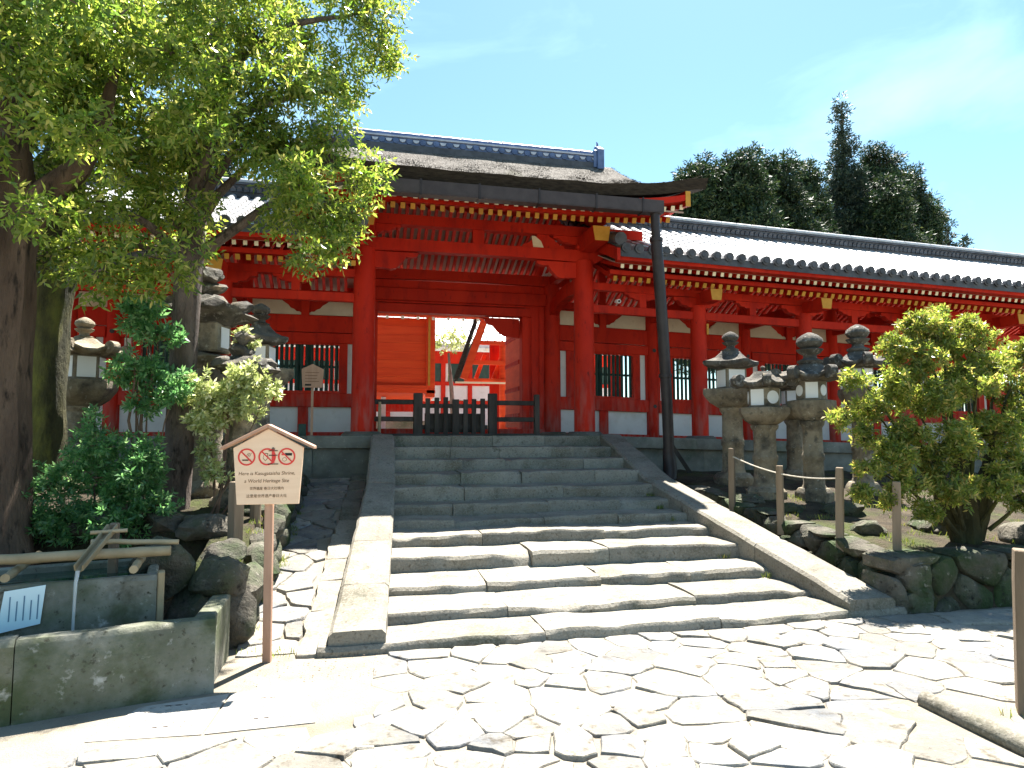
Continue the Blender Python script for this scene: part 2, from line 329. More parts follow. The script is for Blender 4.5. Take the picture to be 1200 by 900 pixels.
# --- crazy paving: every stone an object
def voronoi(pts, x0, x1, y0, y1):
    cells = []; P = np.array(pts)
    for i, p in enumerate(P):
        poly = [np.array(q, float) for q in ((x0, y0), (x1, y0), (x1, y1), (x0, y1))]
        d = np.hypot(*(P-p).T); 
        for j in np.argsort(d)[1:26]:
            q = P[j]; m = (p+q)/2; nrm = q-p; new = []
            for k in range(len(poly)):
                a = poly[k]; b = poly[(k+1) % len(poly)]; da = (a-m)@nrm; db = (b-m)@nrm
                if da <= 0: new.append(a)
                if da*db < 0: new.append(a+(b-a)*da/(da-db))
            poly = new
            if len(poly) < 3: break
        if len(poly) >= 3: cells.append(poly)
    return cells
def paving_cell(poly, gap, parent, zt, mat='pave', name='paving_stone', thick=.09, fz=None):
    c = sum(poly)/len(poly); sd = U(0, 99); pts = []
    for k in range(len(poly)):
        a = poly[k]; b = poly[(k+1) % len(poly)]; L_ = np.hypot(*(b-a)); m = max(1, int(L_/.075))
        for t in range(m): pts.append(a+(b-a)*t/m)
    if len(pts) < 4: return
    # smooth corners a little, then jitter
    q = []
    for k in range(len(pts)): q.append(pts[k]*.82+(pts[k-1]+pts[(k+1) % len(pts)])*.09)
    tx, ty = U(-.025, .025), U(-.025, .025)
    rings = []
    for (ins, dz) in ((gap, -thick), (gap, -.008), (gap+.007, 0), (gap+.06, .002)):
        r = []
        for p in q:
            d = c-p; l = np.hypot(*d); 
            if l < 1e-6: l = 1e-6
            j = .05*N3(p[0]*4+sd, p[1]*4, 0)+.026*N3(p[0]*12+sd, p[1]*12, 3)
            pp = p+d/l*min(ins+j*.75+.001, l*.8); z = zt+dz+tx*(pp[0]-c[0])+ty*(pp[1]-c[1])
            if dz > -.05: z += .007*N3(pp[0]*5+sd, pp[1]*5, 5)
            if fz: z += fz(pp[0], pp[1])
            r.append((pp[0], pp[1], z))
        rings.append(r)
    m = MB(); nn = len(q); vs = sum(rings, []); zc = zt+.006*U(-1, 1)+(fz(*c) if fz else 0); vs.append((c[0], c[1], zc+.002)); fs = []
    for i in range(3):
        for k in range(nn): a = i*nn+k; b = i*nn+(k+1) % nn; fs.append((a, b, b+nn, a+nn))
    for k in range(nn): fs.append((3*nn+k, 3*nn+(k+1) % nn, 4*nn))
    fs.append(tuple(range(nn-1, -1, -1)))
    m.add(vs, fs); m.build(name, mat, parent, smooth=True)
def scatter(x0, x1, y0, y1, r, ax=1.35):
    pts = []; tries = 0
    while tries < 4000:
        tries += 1; p = (U(x0, x1), U(y0, y1)); rr = r*(.62 if N3(p[0]*1.1, p[1]*1.1, 8) > .12 else 1.15)*U(.8, 1.2)
        if all(math.hypot((p[0]-q[0])/ax, p[1]-q[1]) > min(rr, q[2]) for q in pts): pts.append((p[0], p[1], rr))
    return [p[:2] for p in pts]
pv = thing('stone_pavement', (1.5, 3.5, 0), kind='structure')
cells = voronoi(scatter(-2.6, 7.2, 1.2, 5.02, .225, 1.6), -2.6, 7.2, 1.2, 5.06)
for poly in cells:
    c = sum(poly)/len(poly)
    if c[0] > 3.2 and c[1] < 3.5: continue
    if c[0] < .06 and c[1] > 3.85: continue
    if c[0] < -1.7 and c[1] > 3.5: continue
    poly = [np.array([min(max(p[0], .1 if c[1] > 3.85 and c[0] > .06 else -9), 9), min(p[1], 3.9 if c[0] < .06 else 9)]) for p in poly]
    paving_cell(poly, .0, pv, .005+U(0, .018))
# straight border stones along the left edge of the paving
y = 3.0
while y < 4.9:
    l = U(.35, .6); paving_cell([np.array(p) for p in ((-.0, y), (.11, y), (.11, y+l), (-.02, y+l))], .004, pv, .015) if y < 3.85 else None; y += l

# --- stone stairs
st = thing('stone_staircase', (2.2, 5.08, 0), 'wide flight of worn grey stone steps rising to the red gate', 'staircase')
Ys = [5.08, 5.6, 6.2, 6.8, 7.4, 7.95, 8.45, 8.95, 9.5, 10.1, 10.7, 11.3]
Zt = [.062, .125, .222, .370, .485, .580, .705, .876, 1.04, 1.205, 1.38, 1.556]
xL = lambda y: np.interp(y, [5.05, 9.2, 11.3], [.21, .49, .57]); xR = lambda y: np.interp(y, [5.05, 9.2, 11.3], [4.18, 4.12, 4.2])
for k, (y, z) in enumerate(zip(Ys, Zt)):
    yb = Ys[k+1]+.12 if k < 11 else 11.75
    zb = (Zt[k-1] if k else 0)-.14
    a, b = (-.27, 4.75) if k == 0 else (xL(y)-.14, xR(y)+.14)
    cuts = [a]; 
    nb = random.choice((3, 4)) if k < 8 else 4
    for i in range(1, nb): cuts.append(a+(b-a)*(i+U(-.22, .22))/nb)
    cuts.append(b)
    for i in range(nb):
        dz = U(-.008, .008)
        stone_block(cuts[i]+.003, cuts[i+1]-.003, y+U(-.012, .012), yb, zb, z+dz, parent=st, rough=.019 if k < 8 else .009, sub=4, chip=.03, seg=.1)
# sloping cheek stones on both sides
def cheek(xi, xo, name):
    seg = [5.12, 5.95, 7.0, 7.95, 9.2, 10.2, 11.28] if xi(5) < 2 else [5.1, 6.5, 7.95, 9.2, 11.28]
    cz = lambda y: np.interp(y, [5.1, 9.2, 11.28], [.15, .94, 1.585])
    for i in range(len(seg)-1):
        a, b = seg[i]+.006, seg[i+1]-.006; vs = []; nn = 6; sd = U(0, 50)
        for t in range(nn+1):
            y = a+(b-a)*t/nn; z = cz(y)
            x0, x1 = sorted((xi(y), xo(y)))
            for (x, zz) in ((x0, z-.32), (x0, z-.03), (x0+.03, z), ((x0+x1)/2, z+.004), (x1-.03, z), (x1, z-.03), (x1, z-.32)):
                e = .012*N3(x*3+sd, y*3, zz*2); vs.append((x+e, y, zz+e*.6))
        k = 7; fs = [(t*k+j, t*k+(j+1) % k, (t+1)*k+(j+1) % k, (t+1)*k+j) for t in range(nn) for j in range(k)]
        fs += [tuple(range(k)), tuple(range(nn*k+k-1, nn*k-1, -1))]
        m = MB(); m.add(vs, fs); m.build('cheek_stone', 'step', st, smooth=True)
cheek(xL, lambda y: np.interp(y, [5.05, 9.2, 11.3], [-.2, .1, .2]), 'l')
cheek(xR, lambda y: np.interp(y, [5.05, 9.2, 11.3], [4.65, 4.56, 4.6]), 'r')

# --- platform of the gate and galleries
pf = thing('stone_platform', (2, 11.4, 0), 'long dressed-stone platform carrying the red gate and galleries', 'platform')
def prow(xa, xb, z0, z1, y0, lmin, lmax, name, y1=None, rough=.006):
    x = xa
    while x < xb-.05:
        l = min(U(lmin, lmax), xb-x)
        if xb-x-l < .3: l = xb-x
        stone_block(x+.003, x+l-.003, y0+U(-.006, .006), y1 or y0+.5, z0, z1, parent=pf, mat='platform', name=name, rough=rough, seg=.3, shear=shR, sub=2, chip=.008); x += l
prow(-9, .2, 1.36, 1.56, 11.36, 1.0, 1.7, 'coping_stone'); prow(4.6, 20, 1.36, 1.56, 11.36, 1.0, 1.7, 'coping_stone')
prow(-9, .25, .88, 1.357, 11.43, .6, 1.0, 'wall_stone'); prow(4.55, 20, .80, 1.357, 11.43, .6, 1.0, 'wall_stone')
prow(-9, .25, .3, .877, 11.40, .8, 1.3, 'base_stone'); prow(4.55, 20, .2, .797, 11.40, .8, 1.3, 'base_stone')
prow(.57, 4.2, 1.35, 1.557, 11.72, .8, 1.2, 'coping_stone', 12.0)
m = MB()
def slab(m, xa, xb, y0, y1, z0, z1):
    for a in np.arange(xa, xb, 1.0): m.box(a, min(a+1, xb), y0, y1, z0, z1)
slab(m, -9, 20, 11.84, 17.3, .2, 1.55); m.build('floor_slab', 'platform', pf, shear=shR)

# --- garden banks either side
def zl(x, y):
    z = .5+.17*max(0, min(y-5.4, 3.0)) + .05*N3(x*1.3, y*1.3, 0)+.03*N3(x*4, y*4, 2)
    z = z+.08*max(0, -1.5-x)*.5
    return z
def edge_l(x, y):  # the bank stops at the tank (front) and at the path (right)
    return zl(x, y)
terrain('garden_bank_left', -14, -.82, 5.45, 11.42, .14, lambda x, y: zl(x, y) if (x < -.9 and (y > 6.45 or x > -1.35)) else -.1, 'soil', kind='structure')
def zr(x, y):
    return .43+.095*max(0, y-5.2)*(1 if y < 8 else 1)-.05*max(0, y-9.5) - .02*max(0, x-6)+.05*N3(x*1.2, y*1.2, 4)+.035*N3(x*4, y*4, 6)
terrain('garden_bank_right', 4.70, 16.1, 5.12, 11.42, .14, lambda x, y: zr(x, y) if (x > 4.85 and y > 5.2) else -.1, 'soil', kind='structure')

# sloping flagged channel between stairs and left bank
ch = thing('flagged_path', (-.4, 8, 0), kind='structure')
pz = lambda x, y: max(0, (y-5.2)*.142)
m = MB(); yy = np.linspace(5.0, 11.42, 14)
for i in range(13):
    a, b = yy[i], yy[i+1]; za, zb_ = pz(0, a)-.02, pz(0, b)-.02
    m.add([(-.95, a, za), (.3, a, za), (.3, b, zb_), (-.95, b, zb_)], [(0, 1, 2, 3)])
m.build('path_bed', 'sand', ch)
y = 5.12
while y < 11.3:                                  # kerb line of long stones beside the cheek
    l = U(.5, .95); x0 = np.interp(y, [5, 11.3], [-.42, -.1]); 
    paving_cell([np.array(p) for p in ((x0, y), (x0+.26, y), (x0+.27, y+l), (x0+.02, y+l))], .004, ch, .03, mat='step', name='kerb_stone', fz=pz); y += l
for poly in voronoi(scatter(-.85, -.15, 5.2, 11.3, .5, .8), -.85, -.12, 5.2, 11.3):
    c = sum(poly)/len(poly); lim = np.interp(c[1], [5, 11.3], [-.43, -.11])
    if c[0] > lim: continue
    poly = [np.array([min(p[0], lim), p[1]]) for p in poly]
    paving_cell(poly, .008, ch, .008, name='flagstone', fz=pz)

# retaining stones
rl = thing('dry_stone_wall', (-.85, 7.5, 0), 'low dry stone wall of mossy rocks along the sunken flagged path', 'wall')
y = 5.55
while y < 11.2:
    l = U(.3, .6); zt = zl(-.9, y); zb_ = pz(0, y)
    for lay in range(2 if zt-zb_ > .3 else 1):
        h = max(.14, (zt-zb_)/2+.03); rock('wall_stone', (-.87+U(-.03, .03), y+l/2, zb_+h*(.45+lay*.85)), (.15, l*.62, h*.62), rl, rotz=U(-.1, .1), sub=2, rough=.2)
    y += l
x = -1.32
for (x, z, sx, sz) in ((-1.2, .22, .24, .33), (-.93, .2, .2, .3), (-1.02, .5, .22, .2), (-1.42, .58, .24, .26)):
    rock('wall_stone', (x, 5.5, z), (sx, .2, sz), rl, rotz=U(-.2, .2))
rr_ = thing('boulder_wall', (5.2, 5.1, 0), 'rough boulder retaining wall under the right-hand garden bank', 'wall')
def facing(poly, y, parent, name='boulder', axis='y', thick=.3):
    """one rough wall stone: outline in the wall plane (along, z), face bulging out of the wall"""
    c = sum(poly)/len(poly); sd = U(0, 99); pts = []
    for k in range(len(poly)):
        a = poly[k]; b = poly[(k+1) % len(poly)]; mm = max(1, int(np.hypot(*(b-a))/.09)); pts += [a+(b-a)*t/mm for t in range(mm)]
    q = [pts[k]*.6+(pts[k-1]+pts[(k+1) % len(pts)])*.2 for k in range(len(pts))]; bul = U(.015, .05); rings = []
    for ins, dep in ((.004, thick), (.006, 0), (.022, -.03), (.07, -.04-bul*.3), (.2, -.04-bul*.5)):
        r = []
        for p in q:
            d = c-p; l = max(1e-6, np.hypot(*d)); pp = p+d/l*min(ins, l*.85); e = .05*N3(pp[0]*3+sd, pp[1]*3, dep*3)+.02*N3(pp[0]*9+sd, pp[1]*9, 1)
            yy = y+dep+(e if dep < .1 else 0); r.append((pp[0], yy, pp[1]) if axis == 'y' else (yy, pp[0], pp[1]))
        rings.append(r)
    nn = len(q); vs = sum(rings, []); cc = (c[0], y-.05-bul, c[1]); vs.append(cc if axis == 'y' else (cc[1], cc[0], cc[2])); fs = []
    for i in range(4):
        for k in range(nn): a = i*nn+k; b = i*nn+(k+1) % nn; fs.append((a, b, b+nn, a+nn))
    for k in range(nn): fs.append((4*nn+k, 4*nn+(k+1) % nn, 5*nn))
    m = MB(); m.add(vs, fs); m.build(name, 'rock', parent, smooth=True)
for poly in voronoi(scatter(4.7, 10, -.05, .55, .36, 1.5), 4.62, 10, -.1, .66):
    poly = [np.array([p[0], min(p[1], .5+.05*N3(p[0]*1.4, 0, 3))]) for p in poly]
    facing(poly, 5.18, rr_)
for poly in voronoi(scatter(5.1, 9.4, -.05, .95, .36, 1.3), 5.1, 9.4, -.1, 1.0):
    poly = [np.array([p[0], min(p[1], zr(4.9, p[0])+.02)]) for p in poly]
    if max(p[1] for p in poly)-min(p[1] for p in poly) > .06: facing(poly, 4.85, rr_, axis='x', thick=.2)

# ================================================================== RED GALLERIES (tiled) LEFT AND RIGHT OF THE GATE
YF, YW, YR = 12.0, 14.2, 16.4
def arm_poly(x, z, w, h, both=True):
    """boat shaped bracket arm below a beam, outline in x-z: flat top, stepped ogee ends"""
    pr = [(w, 0), (w, -.30*h), (w*.93, -.36*h), (w*.86, -.33*h), (w*.80, -.42*h), (w*.70, -.72*h), (w*.58, -.80*h), (w*.52, -.78*h), (w*.40, -1.0*h)]
    return [(x+a, z+b) for a, b in pr] + [(x-a, z+b) for a, b in reversed(pr)]
def cloud_panel(x0, x1, z0, z1, side):
    """plaster infill whose corner next to the post is cut by a carved bracket"""
    w = x1-x0; h = z1-z0; k = min(.42, w*.45)
    if side == 0: return [(x0, z0), (x1, z0), (x1, z1), (x0, z1)]
    cut = [(0, .12), (.10, .20), (.22, .20), (.34, .34), (.50, .42), (.62, .62), (.80, .78), (1, 1)]
    if side > 0: return [(x0, z0), (x1, z0)] + [(x1-k*(a), z0+h*b) for a, b in cut] + [(x0, z1)]
    return [(x0+k*a, z0+h*b) for a, b in reversed(cut)] + [(x0, z0), (x1, z0), (x1, z1)]
# shared meshes
def rafter_meshes(tag, y0, z0, y1, z1, w, h):
    m = MB(); m.beam((0, y0, z0), (0, y1, z1), w, h); me, c = m.mesh(tag, 'red')
    d = Vector((0, y1-y0, z1-z0)).normalized(); n = Vector((0, -d.z, d.y))
    return me, c, d
def capmesh(tag, y0, z0, y1, z1, w, h, mat):
    p = Vector((0, y0, z0)); d = Vector((0, y1-y0, z1-z0)).normalized()
    m = MB(); m.beam(p-d*.008, p+d*.004, w+.006, h+.006); return m.mesh(tag, mat)
def rafters(root, xa, xb, sp, spec, sh, name):
    """spec (y0,z0,y1,z1,w,h,capmat)"""
    y0, z0, y1, z1, w_, h_, cm = spec
    me, c, d = rafter_meshes(name, y0, z0, y1, z1, w_, h_); cme, cc = capmesh('end_cap', y0, z0, y1, z1, w_, h_, cm)
    n = int(round((xb-xa)/sp))
    for i in range(n+1):
        x = xa+(xb-xa)*i/n; zz = sh(x)
        r = inst(name, me, root, c+Vector((x, 0, zz))); inst('end_cap', cme, r, cc+Vector((x, 0, zz)))
E0, E1 = (10.75, 4.83), (14.2, 6.42)                    # eave and ridge line of the tile bed (y, z)
def tile_row_mesh():
    m = MB(); n = 13; L_ = math.hypot(E1[0]-E0[0], E1[1]-E0[1]); 
    vs = []; fs = []; k = 7
    for i in range(n):
        for (t, r) in ((i/n, .082), ((i+1)/n, .070)):
            y = E0[0]+(E1[0]-E0[0])*t; z = E0[1]+(E1[1]-E0[1])*t - .05*math.sin(PI*t)
            for j in range(k):
                a = PI*j/(k-1); vs.append((r*math.cos(a), y-.4*r*math.sin(a), z+.9*r*math.sin(a)))
    for i in range(2*n-1):
        for j in range(k-1): a = i*k+j; fs.append((a, a+1, a+1+k, a+k))
    m.add(vs, fs); return m.mesh('tile_row', 'tile', smooth=True)
TROW, TROWc = tile_row_mesh()
m = MB(); m.cyl((0, E0[0]-.05, E0[1]+.0), (0, E0[0]+.02, E0[1]+.012), .085, n=12); m.cyl((0, E0[0]-.058, E0[1]+.0), (0, E0[0]-.05, E0[1]), .05, n=10)
TEND, TENDc = m.mesh('eave_tile', 'darktile', smooth=True)
m = MB(); m.prism([(-.085, .03), (-.05, -.045), (0, -.065), (.05, -.045), (.085, .03)], 'y', E0[0]-.035, E0[0]-.01); PEND, PENDc = m.mesh('pan_tile', 'darktile')
m = MB(); m.cyl((0, 14.2-.17, 6.55), (0, 14.2-.13, 6.57), .05, n=10); m.box(-.05, .05, 14.2-.17, 14.2-.13, 6.50, 6.55); RB, RBc = m.mesh('ridge_end_tile', 'darktile', smooth=True)
barm = MB().box(-.024, .024, -.024, .024, -.475, .475).mesh('bar', 'green')[0]

def gallery(label, xs, xa, xb, wallx, sgn, sh, verge):
    root = thing('gallery_building', ((xa+xb)/2, YF, 1.56), label, 'building')
    B = lambda n, mt, *a, **k: box(n, mt, root, *a, shear=sh, **k)
    # roof ------------------------------------------------------------
    m = MB(); xx = np.arange(xa, xb+.01, .8 if sh(10) else 8)
    if xx[-1] < xb: xx = np.append(xx, xb)
    for i in range(len(xx)-1):
        a, b = xx[i], xx[i+1]
        t = np.linspace(0, 1, 6); yz = [(E0[0]+(E1[0]-E0[0])*u, E0[1]+(E1[1]-E0[1])*u-.05*math.sin(PI*u)) for u in t]
        back = [(2*YW-y, z) for y, z in reversed(yz[:-1])]
        top = yz+back; poly = top + [(y, z-.12) for y, z in reversed(top)]
        m.prism(poly, 'x', a, b)
    roof = m.build('roof', 'tile', root, shear=sh)
    sp = .25; n = int((xb-xa)/sp)
    for i in range(n+1):
        x = xa+.09+i*sp
        if x > xb-.05: break
        r = inst('tile_row', TROW, roof, TROWc+Vector((x, 0, sh(x))))
        inst('eave_tile', TEND, roof, TENDc+Vector((x, 0, sh(x)+.03)))
        inst('pan_tile', PEND, roof, PENDc+Vector((x+sp/2, 0, sh(x)-.0)))
        inst('ridge_end_tile', RB, roof, RBc+Vector((x+sp/2, 0, sh(x)-.02)))
        inst('ridge_end_tile', RB, roof, RBc+Vector((x, 0, sh(x)-.02)))
    m = MB()
    for i in range(len(xx)-1):
        a, b = xx[i], xx[i+1]
        m.box(a, b, YW-.13, YW+.13, 6.38, 6.63); m.box(a, b, YW-.17, YW+.17, 6.635, 6.665); m.box(a, b, YW-.12, YW+.12, 6.67, 6.70)
    m.build('ridge', 'darktile', roof, shear=sh)
    m = MB()
    for i in range(len(xx)-1):
        for q in range(2):
            a = xx[i]+(xx[i+1]-xx[i])*q/2; b = a+(xx[i+1]-xx[i])/2
            m.cyl((a+.01, YW, 6.735), (b-.01, YW, 6.735), .075, n=10)
    m.build('ridge_cap', 'tile', roof, smooth=True, shear=sh)
    # eave boards ------------------------------------------------------
    m = MB()
    for i in range(len(xx)-1): m.box(xx[i], xx[i+1], E0[0]-.012, E0[0]-.004, E0[1]-.125, E0[1]+.004)  # added dark strip: shade on the slab front put into its colour
    m.build('eave_edge', 'darktile', roof, shear=sh)
    m = MB()
    for i in range(len(xx)-1): m.box(xx[i], xx[i+1], 10.80, 11.02, 4.655, 4.735)
    m.build('eave_fascia', 'red', root, shear=sh)
    m = MB()
    for i in range(len(xx)-1): m.box(xx[i], xx[i+1], 10.78, 11.0, 4.737, 4.765)
    m.build('eave_batten', 'cream', root, shear=sh)
    m = MB()
    for i in range(len(xx)-1): m.box(xx[i], xx[i+1], 11.27, 11.40, 4.52, 4.60)
    m.build('eave_beam', 'red', root, shear=sh)
    m = MB()
    for i in range(len(xx)-1):
        a, b = xx[i], xx[i+1]
        m.prism([(11.0, 4.67), (14.2, 5.97), (17.4, 4.67), (17.4, 4.65), (14.2, 5.95), (11.0, 4.65)], 'x', a, b)
    m.build('ceiling_board', 'ceil', root, shear=sh)
    rafters(root, xa+.12, xb-.1, .165, (11.33, 4.46, 14.2, 5.83, .065, .085, 'yellow'), sh, 'rafter')
    rme, rc, _ = rafter_meshes('rear_rafter', 17.07, 4.46, 14.2, 5.83, .065, .085); nr = int((xb-xa-.22)/.165)
    for i in range(nr): x = xa+.12+i*.165; inst('rear_rafter', rme, root, rc+Vector((x, 0, sh(x))))
    rafters(root, xa+.12, xb-.1, .165, (10.98, 4.60, 12.1, 4.98, .055, .065, 'cream'), sh, 'flying_rafter')
    # columns, front beams, brackets -----------------------------------
    for x in xs:
        z = sh(x)
        for yy in (YF, YR):
            c = MB().cyl((x, yy, 1.6+z), (x, yy, 4.2+z), .165, .155, 20).build('column', 'red', root, smooth=True)
            MB().lathe([(.30, -.04), (.30, .02), (.24, .06)], (x, yy, 1.56+z), 20).build('base_stone', 'platform', root, smooth=True)
        m = MB(); m.prism(arm_poly(x, 4.36+z, .55, .2), 'y', YF-.07, YF+.07); m.build('bracket_arm', 'red', root)
        m = MB(); m.prism([(x-.10, 4.18+z), (x+.10, 4.18+z), (x+.13, 4.40+z), (x-.13, 4.40+z)], 'y', YF-.72, YF-.3)
        ba = m.build('beam_end', 'red', root)
        m = MB(); m.prism([(x-.095, 4.19+z), (x+.095, 4.19+z), (x+.125, 4.395+z), (x-.125, 4.395+z)], 'y', YF-.732, YF-.721); m.build('end_cap', 'yellow', ba)
        m = MB(); m.prism([(11.7, 4.2+z), (14.2, 4.2+z), (14.2, 4.42+z), (11.7, 4.42+z)], 'x', x-.07, x+.07); m.build('tie_beam', 'red', root)
    ends = sorted(list(xs)+[wallx]); ends = [e for e in ends]
    lo, hi = ends[0], ends[-1]
    mid = []
    for a, b in zip(ends[:-1], ends[1:]):
        mid.append((a, b)); xm = (a+b)/2
        m = MB(); m.box(a+.1, b-.1, YF-.06, YF+.06, 3.92, 4.08); m.build('penetrating_beam', 'red', root, shear=sh, bevel=.01)
        B('strut', 'red', xm-.07, xm+.07, YF-.055, YF+.055, 4.083, 4.36)
        m = MB(); m.prism(arm_poly(xm, 4.36, .38, .13), 'y', YF-.05, YF+.05); m.build('bracket_arm', 'red', root, shear=sh)
        m = MB(); m.box(a+.0, b-.0, YF-.08, YF+.08, 4.362, 4.50); m.build('purlin', 'red', root, shear=sh)
        # wall bay ------------------------------------------------------
        p = .13
        for q in (a, b):
            if abs(q-wallx) < .01: continue
        B('sill_beam', 'red', a+p, b-p, YW-.10, YW+.10, 1.55, 1.63)
        B('white_panel', 'white', a+p, xm-.10, YW-.02, YW+.02, 1.63, 2.14); B('white_panel', 'white', xm+.10, b-p, YW-.02, YW+.02, 1.63, 2.14)
        B('short_post', 'red', xm-.10, xm+.10, YW-.08, YW+.08, 1.63, 2.14)
        B('waist_rail', 'red', a+p, b-p, YW-.11, YW+.11, 2.14, 2.42, bevel=.01)
        B('white_strip', 'white', a+p+.05, a+p+.19, YW-.035, YW+.035, 2.42, 3.45); B('white_strip', 'white', b-p-.19, b-p-.05, YW-.035, YW+.035, 2.42, 3.45)
        B('jamb', 'red', a+p, a+p+.05, YW-.06, YW+.06, 2.42, 3.45); B('jamb', 'red', b-p-.05, b-p, YW-.06, YW+.06, 2.42, 3.45)
        B('jamb', 'red', a+p+.19, a+p+.36, YW-.08, YW+.08, 2.42, 3.45); B('jamb', 'red', b-p-.36, b-p-.19, YW-.08, YW+.08, 2.42, 3.45)
        wi = B('window', 'red', a+p+.36, b-p-.36, YW-.09, YW+.09, 2.42, 2.47)
        m = MB(); m.box(a+p+.36, b-p-.36, YW-.09, YW+.09, 3.42, 3.45); m.build('window_head', 'red', wi, shear=sh)
        wa, wb = a+p+.36, b-p-.36; nb = 14
        for i in range(nb):
            x = wa+(wb-wa)*(i+.5)/nb; inst('window_bar', barm, wi, (x, YW-.02, 2.945+sh(x)), (0, 0, R(45)))
        m = MB()
        for xq in ((wa+wb)/2-.09, (wa+wb)/2+.09): m.box(xq-.03, xq+.03, YW+.03, YW+.07, 2.47, 3.42)
        m.build('shutter_stile', 'green', wi, shear=sh)
        m = MB(); m.box(wa, wb, YW+.03, YW+.06, 2.95, 3.0); m.build('window_crossbar', 'green', wi, shear=sh)
        B('head_rail', 'red', a+p, b-p, YW-.12, YW+.12, 3.45, 3.66, bevel=.01); B('upper_rail', 'red', a+p, b-p, YW-.08, YW+.08, 3.68, 4.02)
        for (q0, q1, sd) in ((a+p, xm-.08, 1), (xm+.08, b-p, -1)):
            m = MB(); m.prism([(q0, 4.02), (q1, 4.02), (q1, 4.40), (q0, 4.40)], 'y', YW+.03, YW+.05); m.build('infill_board', 'red', root, shear=sh)
            m = MB(); m.prism(cloud_panel(q0, q1, 4.045, 4.36, sd), 'y', YW-.02, YW+.01); m.build('upper_panel', 'oldwhite', root, shear=sh)
        B('strut', 'red', xm-.08, xm+.08, YW-.07, YW+.07, 4.02, 4.40)
        B('top_plate', 'red', a+.02, b-.02, YW-.09, YW+.09, 4.40, 4.55)
        m = MB(); m.box(a+.02, b-.02, YW-.09, YW+.09, 5.45, 5.65); m.build('ridge_purlin', 'red', root, shear=sh)
        B('king_post', 'red', xm-.08, xm+.08, YW-.06, YW+.06, 4.55, 5.45)
        m = MB(); m.box(a, b, YR-.08, YR+.08, 4.0, 4.5); m.build('rear_purlin', 'red', root, shear=sh)
    for x in xs:
        z = sh(x); MB().cyl((x, YW, 1.55+z), (x, YW, 5.5+z), .15, .15, 18).build('wall_post', 'red', root, smooth=True)
        for zz in (2.28, 3.56):
            MB().cyl((x, YW-.165, zz+z), (x, YW-.14, zz+z), .045, .03, 10).build('nail_cover', 'pipe', root, smooth=True)
    # verge of the roof next to the gate --------------------------------
    vx = verge
    m = MB(); n = 9
    for i in range(n):
        t0, t1 = i/n, (i+1)/n-.01
        p = lambda t: (vx, E0[0]-.06+(E1[0]-E0[0])*t, E0[1]+.05+(E1[1]-E0[1])*t-.05*math.sin(PI*t)+.12*(1-t)**3)
        m.tube([p(t0), p(t1)], [.115, .095], 10)
    m.build('verge_tiles', 'darktile', roof, smooth=True)
    m = MB(); m.prism([(10.72, 4.62), (10.72, 4.84), (14.2, 6.36), (14.2, 6.08)], 'x', min(vx, vx-sgn*.06), max(vx, vx-sgn*.06)); m.build('bargeboard', 'red', root)
    return root
gallery('red gallery right of the gate under a pale grey tiled roof', [6.56, 8.96, 11.36, 13.76, 16.16, 18.56], 4.42, 19.6, 4.16, 1, shR, 4.40)
MB().box(6.66, 6.70, 11.835, 11.86, 3.55, 3.76).build('name_plate', 'yellow', bpy.data.objects['gallery_building'])
sk = thing('security_camera', (4.78, 11.9, 4.0), 'tiny white security camera on the gallery beam right of the gate column', 'camera')
MB().cyl((4.78, 11.86, 4.13), (4.78, 11.74, 4.11), .04, n=12).build('housing', 'paper', sk, smooth=True); MB().cyl((4.78, 11.739, 4.11), (4.78, 11.73, 4.109), .025, n=12).build('lens', 'pipe', sk); MB().box(4.765, 4.795, 11.86, 11.94, 4.12, 4.15).build('bracket', 'paper', sk)
gallery('red gallery left of the gate, its tiled roof behind the tree', [-2.3, -4.65, -7.0], -8.4, -.04, .06, -1, lambda x: 0., -.02)

# ================================================================== GATE BUILDING
gt = thing('gate_building', (2.1, YF, 1.56), 'tall red wooden gate with thick cypress-bark roof above the stairs', 'gate')
G = lambda n, mt, *a, **k: box(n, mt, gt, *a, **k)
GX = (.05, 4.16); XC = 2.1; HW = 3.46
for x in GX:
    for y, r in ((YF, .20), (YW, .2), (YR, .2)):
        MB().cyl((x, y, 1.6), (x, y, 4.9), r, r*.94, 24).build('column', 'red', gt, smooth=True)
        MB().lathe([(.36, -.04), (.36, .02), (.29, .075)], (x, y, 1.56), 24).build('base_stone', 'platform', gt, smooth=True)
# roof of cypress bark
def rz(v): return 1.15*v+.95*v*v
def lift(x): return .27*(abs(x-XC)/HW)**4
NU, NV = 44, 16; vs = []; fs = []
def rp_(i, j, under):
    x = XC-HW+2*HW*i/NU; v = j/NV; sgn = 1
    vv = abs(2*v-1); fr = 1-vv                      # 0 at eaves, 1 at ridge
    y = 10.02+4.18*fr if v <= .5 else 2*YW-(10.02+4.18*fr)
    z = 5.68+rz(fr)+lift(x)*(1-fr)**1.5
    if under: z -= .165+.12*fr; y += (.10 if v <= .5 else -.1)*(1-fr)
    else: z += .018*N3(x*1.7, y*1.7, 3)+.012*N3(x*6, y*6, 1)
    xx = x+(.12*(1-fr)+.05)*(-1 if i == 0 else 1 if i == NU else 0)
    return (xx, y, z)
NV = 32
for u in (0, 1):
    for j in range(NV+1):
        for i in range(NU+1): vs.append(rp_(i, j, u))
K_ = (NU+1)*(NV+1); top = []; oth = []
for j in range(NV):
    for i in range(NU):
        a = j*(NU+1)+i; top.append((a, a+1, a+NU+2, a+NU+1)); oth.append((K_+a, K_+a+NU+1, K_+a+NU+2, K_+a+1))
for i in range(NU): oth.append((i, K_+i, K_+i+1, i+1)); a = NV*(NU+1)+i; oth.append((a, a+1, K_+a+1, K_+a))
